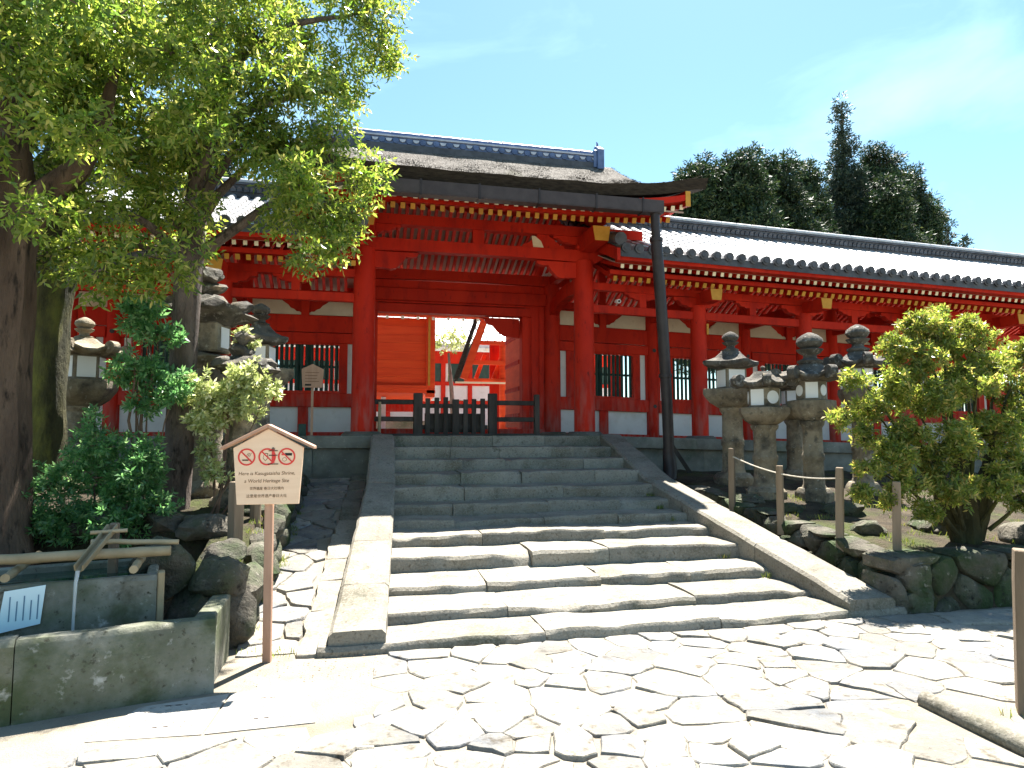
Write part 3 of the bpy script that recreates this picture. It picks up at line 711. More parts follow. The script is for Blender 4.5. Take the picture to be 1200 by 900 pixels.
for j in range(NV): a = j*(NU+1); oth.append((a, a+NU+1, K_+a+NU+1, K_+a)); a += NU; oth.append((a, K_+a, K_+a+NU+1, a+NU+1))
m = MB(); m.add(vs, top); roof = m.build('roof', 'bark_roof', gt, smooth='all')
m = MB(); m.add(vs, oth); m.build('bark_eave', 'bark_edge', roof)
# shaggy bark fibres over the front slope and along its rim
nf = 26000; fx = rng.uniform(-1.5, 5.7, nf); fr = rng.uniform(.015, 1, nf)
fy = 10.02+4.18*fr; lf = .27*(np.abs(fx-XC)/HW)**4; fz_ = 5.68+1.15*fr+.95*fr*fr+lf*(1-fr)**1.5
ln = rng.uniform(.05, .13, nf); wd = rng.uniform(.006, .014, nf); up = rng.uniform(.004, .016, nf); jx = rng.normal(0, .02, nf)
b0 = np.stack([fx-wd, fy+ln, fz_+ln*.35], 1); b1 = np.stack([fx+wd, fy+ln, fz_+ln*.35], 1); t0 = np.stack([fx+jx, fy-.01, fz_+up], 1)
VV = np.stack([b0, b1, t0], 1).reshape(-1, 3); FF = np.arange(nf*3).reshape(-1, 3)
inst('bark_fibre', npmesh('bark_fibre', VV, FF, 'bark_roof'), roof, (0, 0, 0), kind='stuff')
# ridge of blue-grey tiles
x0, x1 = XC-3.05, XC+3.12
rg = MB().box(x0, x1, YW-.19, YW+.19, 7.60, 7.78).build('ridge', 'darktile', roof)
MB().box(x0, x1, YW-.16, YW+.16, 7.782, 7.93).build('ridge_course', 'bluetile', rg)
MB().box(x0, x1, YW-.20, YW+.20, 7.932, 7.965).build('ridge_course', 'mortar', rg)
MB().box(x0, x1, YW-.17, YW+.17, 7.967, 8.0).build('ridge_course', 'bluetile', rg)
me, c = MB().cyl((0, 0, 0), (.30, 0, 0), .095, .085, 12).mesh('cap_tile', 'bluetile', smooth=True)
for i in range(int((x1-x0)/.305)): inst('cap_tile', me, rg, (x0+.15+i*.305, YW, 8.03))
m = MB(); m.cyl((0, -.195, 0), (0, -.15, 0), .062, n=14); m.cyl((0, -.202, 0), (0, -.196, 0), .035, n=10); dme, dc = m.mesh('round_tile', 'bluetile', smooth=True)
m = MB(); m.prism([(-.07, .03), (-.045, -.02), (0, -.035), (.045, -.02), (.07, .03)], 'y', -.19, -.16); sme, scn = m.mesh('scallop_tile', 'mortar')
for i in range(int((x1-x0)/.29)):
    x = x0+.16+i*.29; inst('round_tile', dme, rg, dc+Vector((x, YW, 7.855))); inst('scallop_tile', sme, rg, scn+Vector((x+.145, YW, 7.86)))
m = MB(); m.box(x1-.02, x1+.14, YW-.26, YW+.26, 7.62, 8.10); m.prism([(YW-.26, 8.10), (YW-.1, 8.2), (YW, 8.26), (YW+.1, 8.2), (YW+.26, 8.10)], 'x', x1, x1+.12); m.box(x1-.1, x1-.021, YW-.22, YW+.22, 7.66, 8.07)
m.build('ridge_end_ornament', 'bluetile', rg, bevel=.012)
m = MB(); m.tube([(x1+.06, YW, 8.24), (x1+.06, YW-.02, 8.3), (x1+.03, YW-.04, 8.34)], [.03, .022, .01], 6); m.build('finial_hook', 'bluetile', rg)
m = MB(); m.box(x0-.14, x0+.02, YW-.26, YW+.26, 7.62, 8.10); m.build('ridge_end_ornament', 'bluetile', rg, bevel=.012)
# rafters of the gate in two tiers, with ochre ends
nx = 41; xa, xb = XC-3.25, XC+3.25
c1, cc1, _ = rafter_meshes('rafter', 10.80, 5.33, 14.2, 6.75, .07, .09); k1, kc1 = capmesh('end_cap', 10.80, 5.33, 14.2, 6.75, .07, .09, 'yellow')
c2, cc2, _ = rafter_meshes('flying_rafter', 10.28, 5.32, 12.0, 5.90, .06, .075); k2, kc2 = capmesh('end_cap', 10.28, 5.32, 12.0, 5.90, .06, .075, 'cream')
rr1 = rafter_meshes('rafter', 17.6, 5.33, 14.2, 6.75, .07, .09)
for i in range(nx):
    x = xa+(xb-xa)*i/(nx-1); l = lift(x)*.8
    r = inst('rafter', c1, gt, cc1+Vector((x, 0, l*.6))); inst('end_cap', k1, r, kc1+Vector((x, 0, l*.6)))
    r = inst('flying_rafter', c2, gt, cc2+Vector((x, 0, l))); inst('end_cap', k2, r, kc2+Vector((x, 0, l)))
    inst('rear_rafter', rr1[0], gt, rr1[1]+Vector((x, 0, l*.6)))
def lifted(name, mat, y0, y1, z0, z1, k):
    m = MB(); n = 26
    for i in range(n):
        a = xa-.1+(xb-xa+.2)*i/n; b = xa-.1+(xb-xa+.2)*(i+1)/n; A, Bz = lift(a)*k, lift(b)*k
        m.add([(a, y0, z0+A), (b, y0, z0+Bz), (b, y1, z0+Bz), (a, y1, z0+A), (a, y0, z1+A), (b, y0, z1+Bz), (b, y1, z1+Bz), (a, y1, z1+A)],
              [(0, 3, 2, 1), (4, 5, 6, 7), (0, 1, 5, 4), (2, 3, 7, 6)])
    return m.build(name, mat, gt)
lifted('eave_fascia', 'red', 10.14, 10.34, 5.375, 5.48, .85); lifted('eave_beam', 'red', 10.74, 10.88, 5.385, 5.46, .7)
m = MB(); m.prism([(10.3, 5.42), (14.2, 6.86), (18.1, 5.42), (18.1, 5.39), (14.2, 6.83), (10.3, 5.39)], 'x', xa-.05, xb+.05); m.build('ceiling_board', 'ceil', gt)
# bargeboards at both verges
for sx in (-1, 1):
    x = XC+sx*(HW-.16); poly = []; n = 12
    for i in range(n+1): f_ = i/n; poly.append((10.14+4.06*f_, 5.68+rz(f_)+.24*(1-f_)**1.5-.2-.12*f_))
    low = [(y, z-.26) for y, z in reversed(poly)]
    bb = MB().prism(poly+low, 'x', x-.04, x+.04).build('bargeboard', 'red', gt)
    MB().box(x-.045, x+.045, 10.128, 10.139, poly[0][1]-.262, poly[0][1]+.002).build('end_cap', 'yellow', bb)
# gutter and leaning downpipe
m = MB(); m.box(-.25, 4.82, 9.86, 10.04, 5.21, 5.225); m.box(-.25, 4.82, 9.855, 9.87, 5.226, 5.42); m.box(-.25, 4.82, 10.03, 10.045, 5.226, 5.40); m.box(4.80, 4.82, 9.871, 10.029, 5.226, 5.42)
gu = m.build('gutter', 'gutter', gt)
for x in (.85, 1.75, 2.7, 3.65, 4.45):
    m = MB(); m.box(x-.015, x+.015, 9.845, 10.06, 5.195, 5.208); m.box(x-.015, x+.015, 9.843, 9.853, 5.208, 5.44); m.box(x-.015, x+.015, 10.047, 10.06, 5.2, 5.5); m.build('gutter_strap', 'pipe', gu)
dp = MB().tube([(4.70, 9.95, 5.22), (4.72, 9.96, 4.72)], [.075, .075], 12).build('downpipe', 'pipe', gt, smooth=True)
m = MB(); m.tube([(4.72, 9.96, 4.80), (4.86, 10.05, 3.2), (4.94, 10.12, 2.1), (4.97, 10.14, 1.2)], [.095, .093, .09, .09], 12); m.build('pipe_section', 'pipe', dp, smooth=True)
m = MB(); m.tube([(4.97, 10.14, 1.25), (4.98, 10.12, 1.0), (4.92, 10.05, .72)], [.1, .11, .12], 12); m.build('pipe_shoe', 'pipe', dp, smooth=True)
for z, x, y in ((4.78, 4.72, 9.96), (2.55, 4.905, 10.09)): MB().cyl((x, y, z-.03), (x, y, z+.03), .108, n=12).build('pipe_collar', 'pipe', dp, smooth=True)
# head beam, arms, purlin, struts at the front row
def hb(y, nm='head_beam'):
    m = MB(); n = 10; po = [(-.35, 5.10), (4.56, 5.10), (4.56, 4.98), (4.45, 4.9), (4.36, 4.86)] + [(4.36-4.51*i/n, 4.86+.035*math.sin(PI*i/n)) for i in range(n+1)] + [(-.24, 4.9), (-.35, 4.98)]
    m.prism(po, 'y', y-.10, y+.10); return m.build(nm, 'red', gt)
hb(YF); hb(YW); hb(YR)
for x in GX:
    for y in (YF, YR):
        sg = 1 if x < 2 else -1
        w_ = .95; pr = [(0, 4.858), (.95, 4.858), (.93, 4.80), (.82, 4.77), (.72, 4.78), (.66, 4.68), (.54, 4.56), (.44, 4.54), (.36, 4.56), (0, 4.56)]
        m = MB(); m.prism([(x+sg*a, b) for a, b in pr], 'y', y-.07, y+.07); m.build('bracket_arm', 'red', gt)
        m = MB(); m.box(x-.19, x+.19, y-.19, y+.19, 5.103, 5.2); m.build('bracket_block', 'red', gt, bevel=.03)
        m = MB(); m.prism(arm_poly(x, 5.36, .62, .16), 'y', y-.075, y+.075); m.build('bracket_arm', 'red', gt)
    e = MB().prism([(x-.13, 5.03), (x+.13, 5.03), (x+.17, 5.30), (x-.17, 5.30)], 'y', YF-1.0, YF-.2).build('beam_end', 'red', gt)
    MB().prism([(x-.125, 5.035), (x+.125, 5.035), (x+.165, 5.295), (x-.165, 5.295)], 'y', YF-1.012, YF-1.001).build('end_cap', 'yellow', e)
    # tie beams front to back
    m = MB(); n = 10; yy = [YF+.15+(YW-.3-YF)*i/n for i in range(n+1)]
    po = [(y, 4.30+.12*math.sin(PI*i/n)-.1*(i/n)) for i, y in enumerate(yy)]; m.prism(po+[(y, z+.27) for y, z in reversed(po)], 'x', x-.09, x+.09); m.build('tie_beam', 'red', gt)
    m = MB(); m.box(x-.08, x+.08, YF+.1, YW-.1, 4.90, 5.08); m.build('tie_beam', 'red', gt)
for y in (YF, YR):
    m = MB(); m.box(xa, xb, y-.1, y+.1, 5.365, 5.55); m.build('purlin', 'red', gt)
G('strut', 'red', XC-.11, XC+.11, YF-.06, YF+.06, 5.10, 5.365)
for x in (XC-1.35, XC+1.25):       # frog-leg struts with carved infill
    pr = [(.42, 5.10), (.40, 5.16), (.30, 5.19), (.22, 5.27), (.12, 5.34), (.12, 5.365)]
    po = [(x+a, b) for a, b in pr]+[(x-a, b) for a, b in reversed(pr)]
    m = MB(); m.prism(po, 'y', YF-.05, YF+.05); m.build('frog_leg_strut', 'red', gt) if x > XC else None
m = MB(); m.prism([(3.15, 5.10), (3.36, 5.10), (3.30, 5.24), (3.18, 5.33), (3.12, 5.33)], 'y', YF-.053, YF-.045); m.build('carved_infill', 'cream', gt)
# door wall in the middle row
OX0, OX1, OZ = .34, 3.45, 4.16
G('wall_board', 'red', .25, OX0, YW-.06, YW+.06, 1.56, 4.86); G('wall_board', 'red', OX1+.1, 3.97, YW-.06, YW+.06, 1.56, 4.86)
G('lintel_board', 'red', OX0, OX1+.1, YW-.055, YW+.055, OZ+.22, 4.86)
for x in (3.72, 3.9): G('batten', 'red', x-.05, x+.05, YW-.09, YW-.061, 1.6, 4.84)
G('door_head', 'red', .22, OX1+.22, YW-.13, YW+.13, OZ, OZ+.19, bevel=.012); G('lintel_beam', 'red', .2, 4.0, YW-.15, YW+.10, OZ+.25, OZ+.52, bevel=.015)
G('door_jamb', 'red', OX1, OX1+.16, YW-.131, YW+.131, 1.6, OZ-.002, bevel=.012); G('door_jamb', 'red', OX0-.14, OX0, YW-.131, YW+.131, 1.6, OZ-.002, bevel=.012)
G('threshold', 'red', .25, 3.97, YW-.14, YW+.14, 1.555, 1.70, bevel=.012)
# carved corner of the inner beam
m = MB(); m.prism([(OX1, OZ), (OX1, 3.72), (3.1, 3.76), (2.95, 3.86), (2.85, 3.98), (2.72, 4.02), (2.66, 4.12), (2.55, OZ-.002)], 'y', YW+.135, YW+.2); m.build('carved_bracket', 'red', gt)
G('rear_beam', 'red', .2, 4.0, YR-.08, YR+.08, 4.62, 4.855)
# opened door leaves, hinged inward
for x, sg in ((OX1+.04, 1), (OX0-.06, -1)):
    d = MB().box(x-.03, x+.03, YW+.16, YW+1.62, 1.74, OZ-.04).build('door_leaf', 'red_board', gt)
    for z in (2.0, 2.6, 3.2, 3.8): MB().box(x-.055, x+.055, YW+.17, YW+1.60, z-.05, z+.05).build('door_batten', 'red', d, bevel=.01)
# gable infill above the galleries
for x in (XC-HW+1.1, XC+HW-1.1):
    m = MB(); m.prism([(11.2, 5.56), (14.2, 6.78), (17.2, 5.56)], 'x', x-.03, x+.03); m.build('gable_board', 'red', gt)

# --- dark wooden barrier in front of the doorway
br = thing('wooden_barrier', (1.8, 12.6, 1.56), 'dark weathered wooden barrier with picket gate across the red gateway', 'barrier')
YB = 12.6
for x, h in ((1.07, 2.36), (2.50, 2.37), (3.38, 2.36)): box('post', 'darkwood', br, x-.085 if x < 3 else x-.05, x+.085 if x < 3 else x+.05, YB-.06, YB+.06, 1.56, h, bevel=.01)
for (a, b) in ((.27, .98), (2.59, 3.32)):
    for z in (2.19, 1.87): box('rail', 'darkwood', br, a, b, YB-.03, YB+.03, z-.045, z+.045, bevel=.008)
for i, x in enumerate((1.25, 1.42, 1.59, 1.78, 1.97, 2.13, 2.30)):
    w_ = .065 if i == 3 else .045; box('picket', 'darkwood', br, x-w_, x+w_, YB-.055, YB-.02, 1.60, 2.26+U(-.02, .03), bevel=.006)
for z in (2.12, 1.72): box('rail', 'darkwood', br, 1.16, 2.40, YB-.018, YB+.02, z-.04, z+.04)
box('panel', 'darkwood', br, 1.2, 2.36, YB+.022, YB+.04, 1.62, 1.98); box('ground_sill', 'darkwood', br, .25, 3.45, YB-.07, YB+.07, 1.555, 1.60)
ps = MB().cyl((.36, 12.45, 1.56), (.36, 12.45, 2.18), .03, n=10).build('bamboo_pole', 'bamboo', None, smooth=True, label='short pale pole standing beside the left gate column', cat='pole')

# ================================================================== INSIDE THE PRECINCT
iv = thing('board_pavilion', (1.0, 20, 1.45), 'bright vermilion board-walled building seen through the left of the gateway', 'building')
for i in range(8): z = 3.03+i*.255; box('board', 'red_board', iv, -.6, 1.93, 20, 20.08, z, z+.252, bevel=.004)
box('corner_post', 'red_board', iv, 1.93, 2.19, 19.9, 20.14, 2.68, 5.25, bevel=.01); box('corner_strip', 'yellow', iv, 1.98, 2.04, 19.87, 19.899, 3.03, 5.2)
box('sill', 'red_board', iv, -.6, 1.96, 19.84, 20.12, 2.89, 3.025, bevel=.01)
m = MB(); m.prism([(19.9, 2.89), (21.2, 2.72), (21.2, 2.62), (19.9, 2.8)], 'x', -.6, 2.2); m.build('floor_edge', 'red_board', iv)
box('skirt_board', 'red', iv, -.6, 1.8, 21.1, 21.2, 2.28, 2.68)
for x in (.7, 1.7): box('stilt', 'white', iv, x-.07, x+.07, 20.4, 20.54, 1.45, 2.7)
box('plinth', 'platform', iv, -.6, 2.3, 21.4, 21.8, 1.45, 2.0)
box('eave_beam', 'red_board', iv, -.6, 3.8, 19.7, 19.95, 5.08, 5.24)
rem = MB().box(-.04, .04, -.02, .02, -.045, .045).mesh('rafter_end', 'cream')[0]
for i in range(9): inst('rafter_end', rem, iv, (.3+i*.45, 19.68, 5.02))
m = MB(); m.prism([(19.6, 5.25), (19.6, 5.38), (23, 6.9), (23, 6.7)], 'x', -3, 3.9); m.build('roof', 'bark_edge', iv)
# sloping-roofed pavilion on the right of the view, its gable rafters seen against the light
sv = thing('gabled_pavilion', (4.6, 20, 1.45), 'vermilion gabled pavilion with steep bargeboard seen through the right of the gateway', 'building')
p0, p1 = Vector((3.62, 20, 5.05)), Vector((2.95, 20, 3.25))
def slant(nm, mt, p, q, w_, h_): return MB().beam(p, q, w_, h_).build(nm, mt, sv)
slant('verge_edge', 'bark_edge', p0+Vector((-.16, -.1, .1)), p1+Vector((-.14, -.1, -.02)), .16, .12)
slant('bargeboard', 'red_board', p0+Vector((.06, -.1, 0)), p1+Vector((.10, -.1, 0)), .14, .22)
for i in range(4):
    a = p1+Vector((.55+i*.55, .3, .05)); slant('strut', 'red_board', a, a+Vector((.28, 0, .75)), .1, .12)
for z in (3.22, 3.78, 4.4): slant('purlin', 'red_board', (3.1+(z-3.2)*.37, 20.1, z), (6.2, 20.1, z), .1, .13)
slant('eave_edge', 'cream', (2.8, 19.9, 3.14), (4.6, 19.9, 3.14), .06, .05)
for x in (4.35, 5.4): MB().cyl((x, 20.2, 1.45), (x, 20.2, 4.4), .13, n=14).build('column', 'red_board', sv, smooth=True)
box('wall_board', 'red', sv, 4.0, 6.4, 20.6, 20.7, 1.45, 4.4)
m = MB(); m.add([(2.85, 20, 3.22), (3.75, 20, 5.2), (3.75, 20.7, 5.2), (2.85, 20.7, 3.22)], [(0, 1, 2, 3)]); m.add([(2.85, 20, 3.15), (3.75, 20, 5.13), (3.75, 20.7, 5.13), (2.85, 20.7, 3.15)], [(3, 2, 1, 0)]); m.build('roof', 'bark_edge', sv)
# far inner hall
fh = thing('inner_hall', (4, 27, 1.45), 'distant white-panelled hall with green window inside the courtyard', 'building')
YH = 27
for i in range(-6, 8):
    x = 2.2+i*1.1
    box('post', 'red', fh, x-.09, x+.09, YH-.09, YH+.09, 1.45, 5.0)
    box('white_panel', 'white', fh, x+.09, x+1.01, YH-.02, YH+.02, 2.95, 3.55); box('lower_panel', 'white', fh, x+.09, x+1.01, YH-.02, YH+.02, 1.6, 2.7)
    if i % 2: box('window_screen', 'green', fh, x+.25, x+.85, YH-.03, YH+.03, 3.7, 4.45); box('white_strip', 'white', fh, x+.1, x+.2, YH-.02, YH+.02, 3.7, 4.45)
    else: box('window_screen', 'green', fh, x+.09, x+1.01, YH-.03, YH+.03, 3.7, 4.45)
for z0, z1 in ((2.7, 2.93), (3.55, 3.7), (4.45, 4.95)): box('rail', 'red', fh, -4.5, 11, YH-.1, YH+.1, z0, z1)
m = MB(); m.prism([(25.6, 4.95), (25.6, 5.1), (28.6, 7.0), (31.6, 5.1), (31.6, 4.95), (28.6, 6.8)], 'x', -6, 12); hr = m.build('roof', 'tile', fh)
hm, hc = MB().beam((0, 25.6, 5.12), (0, 28.6, 7.02), .13, .1).mesh("tile_row", "tile")
for i in range(60): inst("tile_row", hm, hr, hc+Vector((-5.8+i*.3, 0, 0)))
for i in range(20): box('rafter_end', 'cream', fh, .0+i*.4, .1+i*.4, 25.55, 25.6, 4.84, 4.94)
MB().box(-6, 12, 28.35, 28.85, 6.95, 7.4).build('ridge', 'darktile', hr)

# ================================================================== STONE LANTERNS
def cap_part(root, c, Rr, h, n, scroll, mat, rot):
    lf = h*.35
    def mod(t, r, z):
        k = abs(math.cos(n*t/2))**5
        rr = r*(1+.10*k*(r/Rr)**2) if n == 6 else r*(1/max(abs(math.cos(t)), abs(math.sin(t))))*.80 if r > Rr*.3 else r
        if n == 4: k = max(0, (rr/max(r, 1e-3))/1.13-.55)*1.1 if r > Rr*.3 else 0
        return rr, z+lf*k*(r/Rr)**3
    prof = [(Rr*.55, 0), (Rr*.95, .02), (Rr, .045), (Rr*.99, h*.30), (Rr*.80, h*.42), (Rr*.56, h*.62), (Rr*.40, h*.86), (Rr*.33, h), (Rr*.1, h*1.02)]
    m = MB(); m.lathe(prof, c, 36, mod, rot)
    cp = m.build('cap', mat, root, smooth=True)
    if scroll:
        for k in range(n):
            t = rot+2*PI*k/n; e = Vector((math.cos(t), math.sin(t), 0)); s = Vector((-e.y, e.x, 0)); p = Vector(c)+e*Rr*1.12+Vector((0, 0, h*.42))
            m = MB(); m.cyl(p-s*.05, p+s*.05, h*.36, n=12); m.cyl(p-s*.058, p+s*.058, h*.17, n=10); m.build('corner_scroll', mat, cp, smooth=True)
    return cp
def lantern(loc, label, H, Rr=.38, n=6, scroll=True, light='panel', finial=1.0, rot=.2, mat='lantern', capmat='lantern_dark', shaft=1.0, group='stone lanterns', fr=(.07, .50, .63, .76, .88)):
    x, y, z = loc; t = thing('stone_lantern', loc, label, 'lantern')
    f = [H*a for a in fr]; s = Rr/.38*shaft
    P = lambda zz: (x, y, z+zz)
    MB().lathe([(.30*s, -.15), (.31*s, f[0]*.6), (.25*s, f[0]), (.2*s, f[0]+.01)], P(0), 6 if n == 6 else 24, rot=rot).build('base', mat, t, smooth=True)
    h1 = f[1]-f[0]
    MB().lathe([(.20*s, 0), (.17*s, h1*.06), (.16*s, h1*.4), (.178*s, h1*.43), (.178*s, h1*.5), (.16*s, h1*.53), (.155*s, h1*.9), (.19*s, h1*.95), (.2*s, h1)], P(f[0]), 20).build('shaft', mat, t, smooth=True)
    h2 = f[2]-f[1]
    MB().lathe([(.19*s, 0), (.30*s, h2*.25), (.37*s, h2*.55), (.39*s, h2*.7), (.385*s, h2*.95), (.27*s, h2)], P(f[1]), 6 if n == 6 else 24, (None if n == 6 else lambda a, r, zz: (r*.9/max(abs(math.cos(a)), abs(math.sin(a))), zz)), rot).build('middle_platform', mat, t, smooth=True)
    h3 = f[3]-f[2]; rb = .24*s
    fb = MB().lathe([(rb, 0), (rb, h3)], P(f[2]), n, rot=rot).build('firebox', mat, t)
    ap = rb*math.cos(PI/n); w_ = 2*rb*math.sin(PI/n)
    for k in range(n):
        a = rot+2*PI*(k+.5)/n; e = Vector((math.cos(a), math.sin(a), 0)); sd = Vector((-e.y, e.x, 0)); c = Vector(P(f[2]+h3*.5))+e*(ap+.004)
        m = MB()
        if light == 'round' and k % 2 == 0:
            q = [c+sd*(w_*.40*math.cos(j*PI/10))+Vector((0, 0, w_*.40*math.sin(j*PI/10))) for j in range(20)]
        else:
            hw, hh = w_*.40, h3*.43; q = [c+sd*hw*i_+Vector((0, 0, hh*j_)) for i_, j_ in ((-1, -1), (1, -1), (1, 1), (-1, 1))]
        k_ = len(q); m.add(q+[p+e*.006 for p in q], [tuple(range(k_)), tuple(range(2*k_-1, k_-1, -1))]+[(i, (i+1) % k_, (i+1) % k_+k_, i+k_) for i in range(k_)]); m.build('paper_pane', 'paper', fb)
    h4 = f[4]-f[3]; cap_part(t, P(f[3]), Rr, h4, n, scroll, capmat, rot)
    h5 = (H-f[4])*finial; q = h5/.3
    MB().lathe([(.11*q, 0), (.12*q, h5*.08), (.065*q, h5*.16), (.06*q, h5*.26), (.10*q, h5*.34), (.125*q, h5*.44), (.115*q, h5*.46), (.075*q, h5*.49), (.105*q, h5*.56), (.125*q, h5*.68), (.115*q, h5*.80), (.07*q, h5*.92), (.02*q, h5)], P(f[4]), 16).build('finial', capmat, t, smooth=True)
    return t
lantern((5.66, 9.35, zr(5.66, 9.35)), 'tall square-roofed stone lantern with white panes, nearest the stairs on the right bank', 2.34, .44, 4, False, 'panel', 1.1, .75, shaft=.84)
lantern((5.52, 8.3, zr(5.5, 8.3)), 'shorter stone lantern with round white pane and curled roof corners on the right bank', 1.98, .36, 6, True, 'round', .35, .05)
lantern((6.02, 7.95, zr(6, 7.95)), 'stone lantern with big lotus-bud finial partly behind the right-hand shrub', 2.26, .40, 6, True, 'round', 1.05, .45, shaft=.76, fr=(.07, .47, .60, .71, .82))
lantern((7.15, 9.9, zr(7, 9.9)), 'slim stone lantern showing in the gap between two larger lanterns', 1.95, .30, 6, False, 'panel', .8, .3)
lantern((7.35, 8.6, zr(7.3, 8.6)), 'stone lantern whose rounded finial rises above the right-hand shrub', 2.55, .38, 6, True, 'panel', 1.0, .1, shaft=.8, fr=(.07, .5, .62, .74, .84))
lantern((-3.5, 9.6, zl(-3.5, 9.6)-.05), 'stone lantern with white pane between the left tree trunks', 2.04, .43, 6, True, 'panel', 1.15, .52, shaft=.95, capmat='lantern', fr=(.12, .45, .62, .77, .88))
lantern((-1.33, 9.5, zl(-1.3, 9.5)), 'dark-capped stone lantern behind the rugged lantern at left', 2.3, .36, 4, False, 'panel', 1.1, .6)
# rugged lanterns of natural rock
def rugged(loc, label, H, s, seed):
    random.seed(seed); x, y, z = loc; t = thing('rugged_stone_lantern', loc, label, 'lantern')
    rock('base', (x, y, z+.06), (.34*s, .3*s, .16), t, 'lantern')
    m = MB(); pts = [(x+.02*U(-1, 1), y, z+H*(.04+.5*i/8)) for i in range(9)]; m.tube(pts, [(.17+.05*abs(N3(i, seed, 0))+(.05 if i in (5,) else 0))*s for i in range(9)], 14, wob=.25); m.build('shaft', 'lantern', t, smooth=True)
    rock('middle_platform', (x, y, z+H*.57), (.34*s, .32*s, H*.055), t, 'lantern')
    fb = MB().lathe([(.25*s, 0), (.24*s, H*.13)], (x, y, z+H*.61), 4, rot=.5).build('firebox', 'lantern', t, bevel=.02)
    a = .5-PI/4; e = Vector((math.cos(a), math.sin(a), 0)); sd = Vector((-e.y, e.x, 0)); c = Vector((x, y, z+H*.675))+e*(.25*s*.7071+.003)
    m = MB(); q = [c+sd*i_*.09*s+Vector((0, 0, j_*H*.045)) for i_, j_ in ((-1, -1), (1, -1), (1, 1), (-1, 1))]; m.add(q+[p+e*.006 for p in q], [(0, 1, 2, 3), (7, 6, 5, 4)]+[(i, (i+1) % 4, (i+1) % 4+4, i+4) for i in range(4)]); m.build('paper_pane', 'paper', fb)
    cp = rock('cap', (x, y, z+H*.79), (.46*s, .42*s, H*.065), t, 'lantern_dark', rough=.4)
    for k in range(5):
        aa = k*1.3+seed; rock('cap_lump', (x+.30*s*math.cos(aa), y+.30*s*math.sin(aa), z+H*(.79+U(-.01, .025))), (.17*s, .16*s, .10*s), cp, 'lantern_dark', sub=2, rough=.4)
    rock('finial', (x-.03, y, z+H*.885), (.17*s, .16*s, H*.045), t, 'lantern_dark', rough=.4); rock('finial', (x, y, z+H*.955), (.15*s, .14*s, H*.045), t, 'lantern_dark', rough=.4)
    return t
rugged((-1.66, 8.0, zl(-1.6, 8)), 'tall rugged lantern of piled rough rock right of the leaning tree', 2.56, 1.0, 5)
rugged((-1.22, 7.55, zl(-1.2, 7.5)), 'lower rugged rock lantern behind the pale-leaved bush', 1.85, .78, 9)
random.seed(77)

# ================================================================== SIGNS
def textmesh(body, width, mat, height=None):
    cu = bpy.data.curves.new('t', 'FONT'); cu.body = body; cu.align_x = 'CENTER'; cu.size = 1; cu.extrude = .01; cu.shear = .12 if body.isascii() else 0
    o = bpy.data.objects.new('t', cu); COL.objects.link(o); bpy.context.view_layer.update()
    me = bpy.data.meshes.new_from_object(o.evaluated_get(bpy.context.evaluated_depsgraph_get())); bpy.data.objects.remove(o)
    V = np.empty(len(me.vertices)*3, 'f'); me.vertices.foreach_get('co', V); V = V.reshape(-1, 3)
    k = width/(V[:, 0].max()-V[:, 0].min()); V[:, 0] -= (V[:, 0].max()+V[:, 0].min())/2; V[:, 1] -= (V[:, 1].max()+V[:, 1].min())/2
    kz = k if height is None else height/(V[:, 1].max()-V[:, 1].min())
    V = np.stack([V[:, 0]*k, -V[:, 2]*.05, V[:, 1]*kz], 1); me.vertices.foreach_set('co', V.astype('f').ravel())
    me.materials.clear(); me.materials.append(M[mat]); me.update(); return me
sg = thing('notice_sign', (0, 0, 0), 'pink-wood roofed notice board with three prohibition symbols on a post beside the steps', 'sign')
MB().box(-.028, .028, -.022, .022, -.05, 1.13).build('post', 'signroof', sg, bevel=.004)
bd = MB().prism([(-.215, 1.10), (.215, 1.10), (.245, 1.50), (0, 1.635), (-.245, 1.50)], 'y', -.045, -.0225).build('board', 'signwood', sg, bevel=.003)
for s_ in (-1, 1):
    d = Vector((s_*.335, 0, -.15)); m = MB(); m.prism([(0, 1.642), (s_*.325, 1.487), (s_*.325, 1.508), (0, 1.668)], 'y', -.075, .01); m.build('roof_slat', 'signroof', sg, bevel=.003)
def ring(cx, cz, r0, r1, mat, y=-.0475, n=28):
    m = MB(); vs = []
    for yy in (y, y+.002):
        for rr in (r0, r1): vs += [(cx+rr*math.cos(2*PI*k/n), yy, cz+rr*math.sin(2*PI*k/n)) for k in range(n)]
    fs = []
    for k in range(n):
        j = (k+1) % n; fs += [(k, j, n+j, n+k), (n+k, n+j, 3*n+j, 3*n+k), (k, 2*n+k, 2*n+j, j)]
    m.add(vs, fs); return m.build('prohibition_ring', mat, bd)
def flat(poly, mat, y=-.0468, nm='pictogram'): return MB().prism(poly, 'y', y, y+.0015).build(nm, mat, bd)
def bar2(p, q, w_): p = Vector(p); q = Vector(q); d = (q-p).normalized(); s = Vector((-d.y, d.x))*w_/2; return [tuple(p+s), tuple(q+s), tuple(q-s), tuple(p-s)]
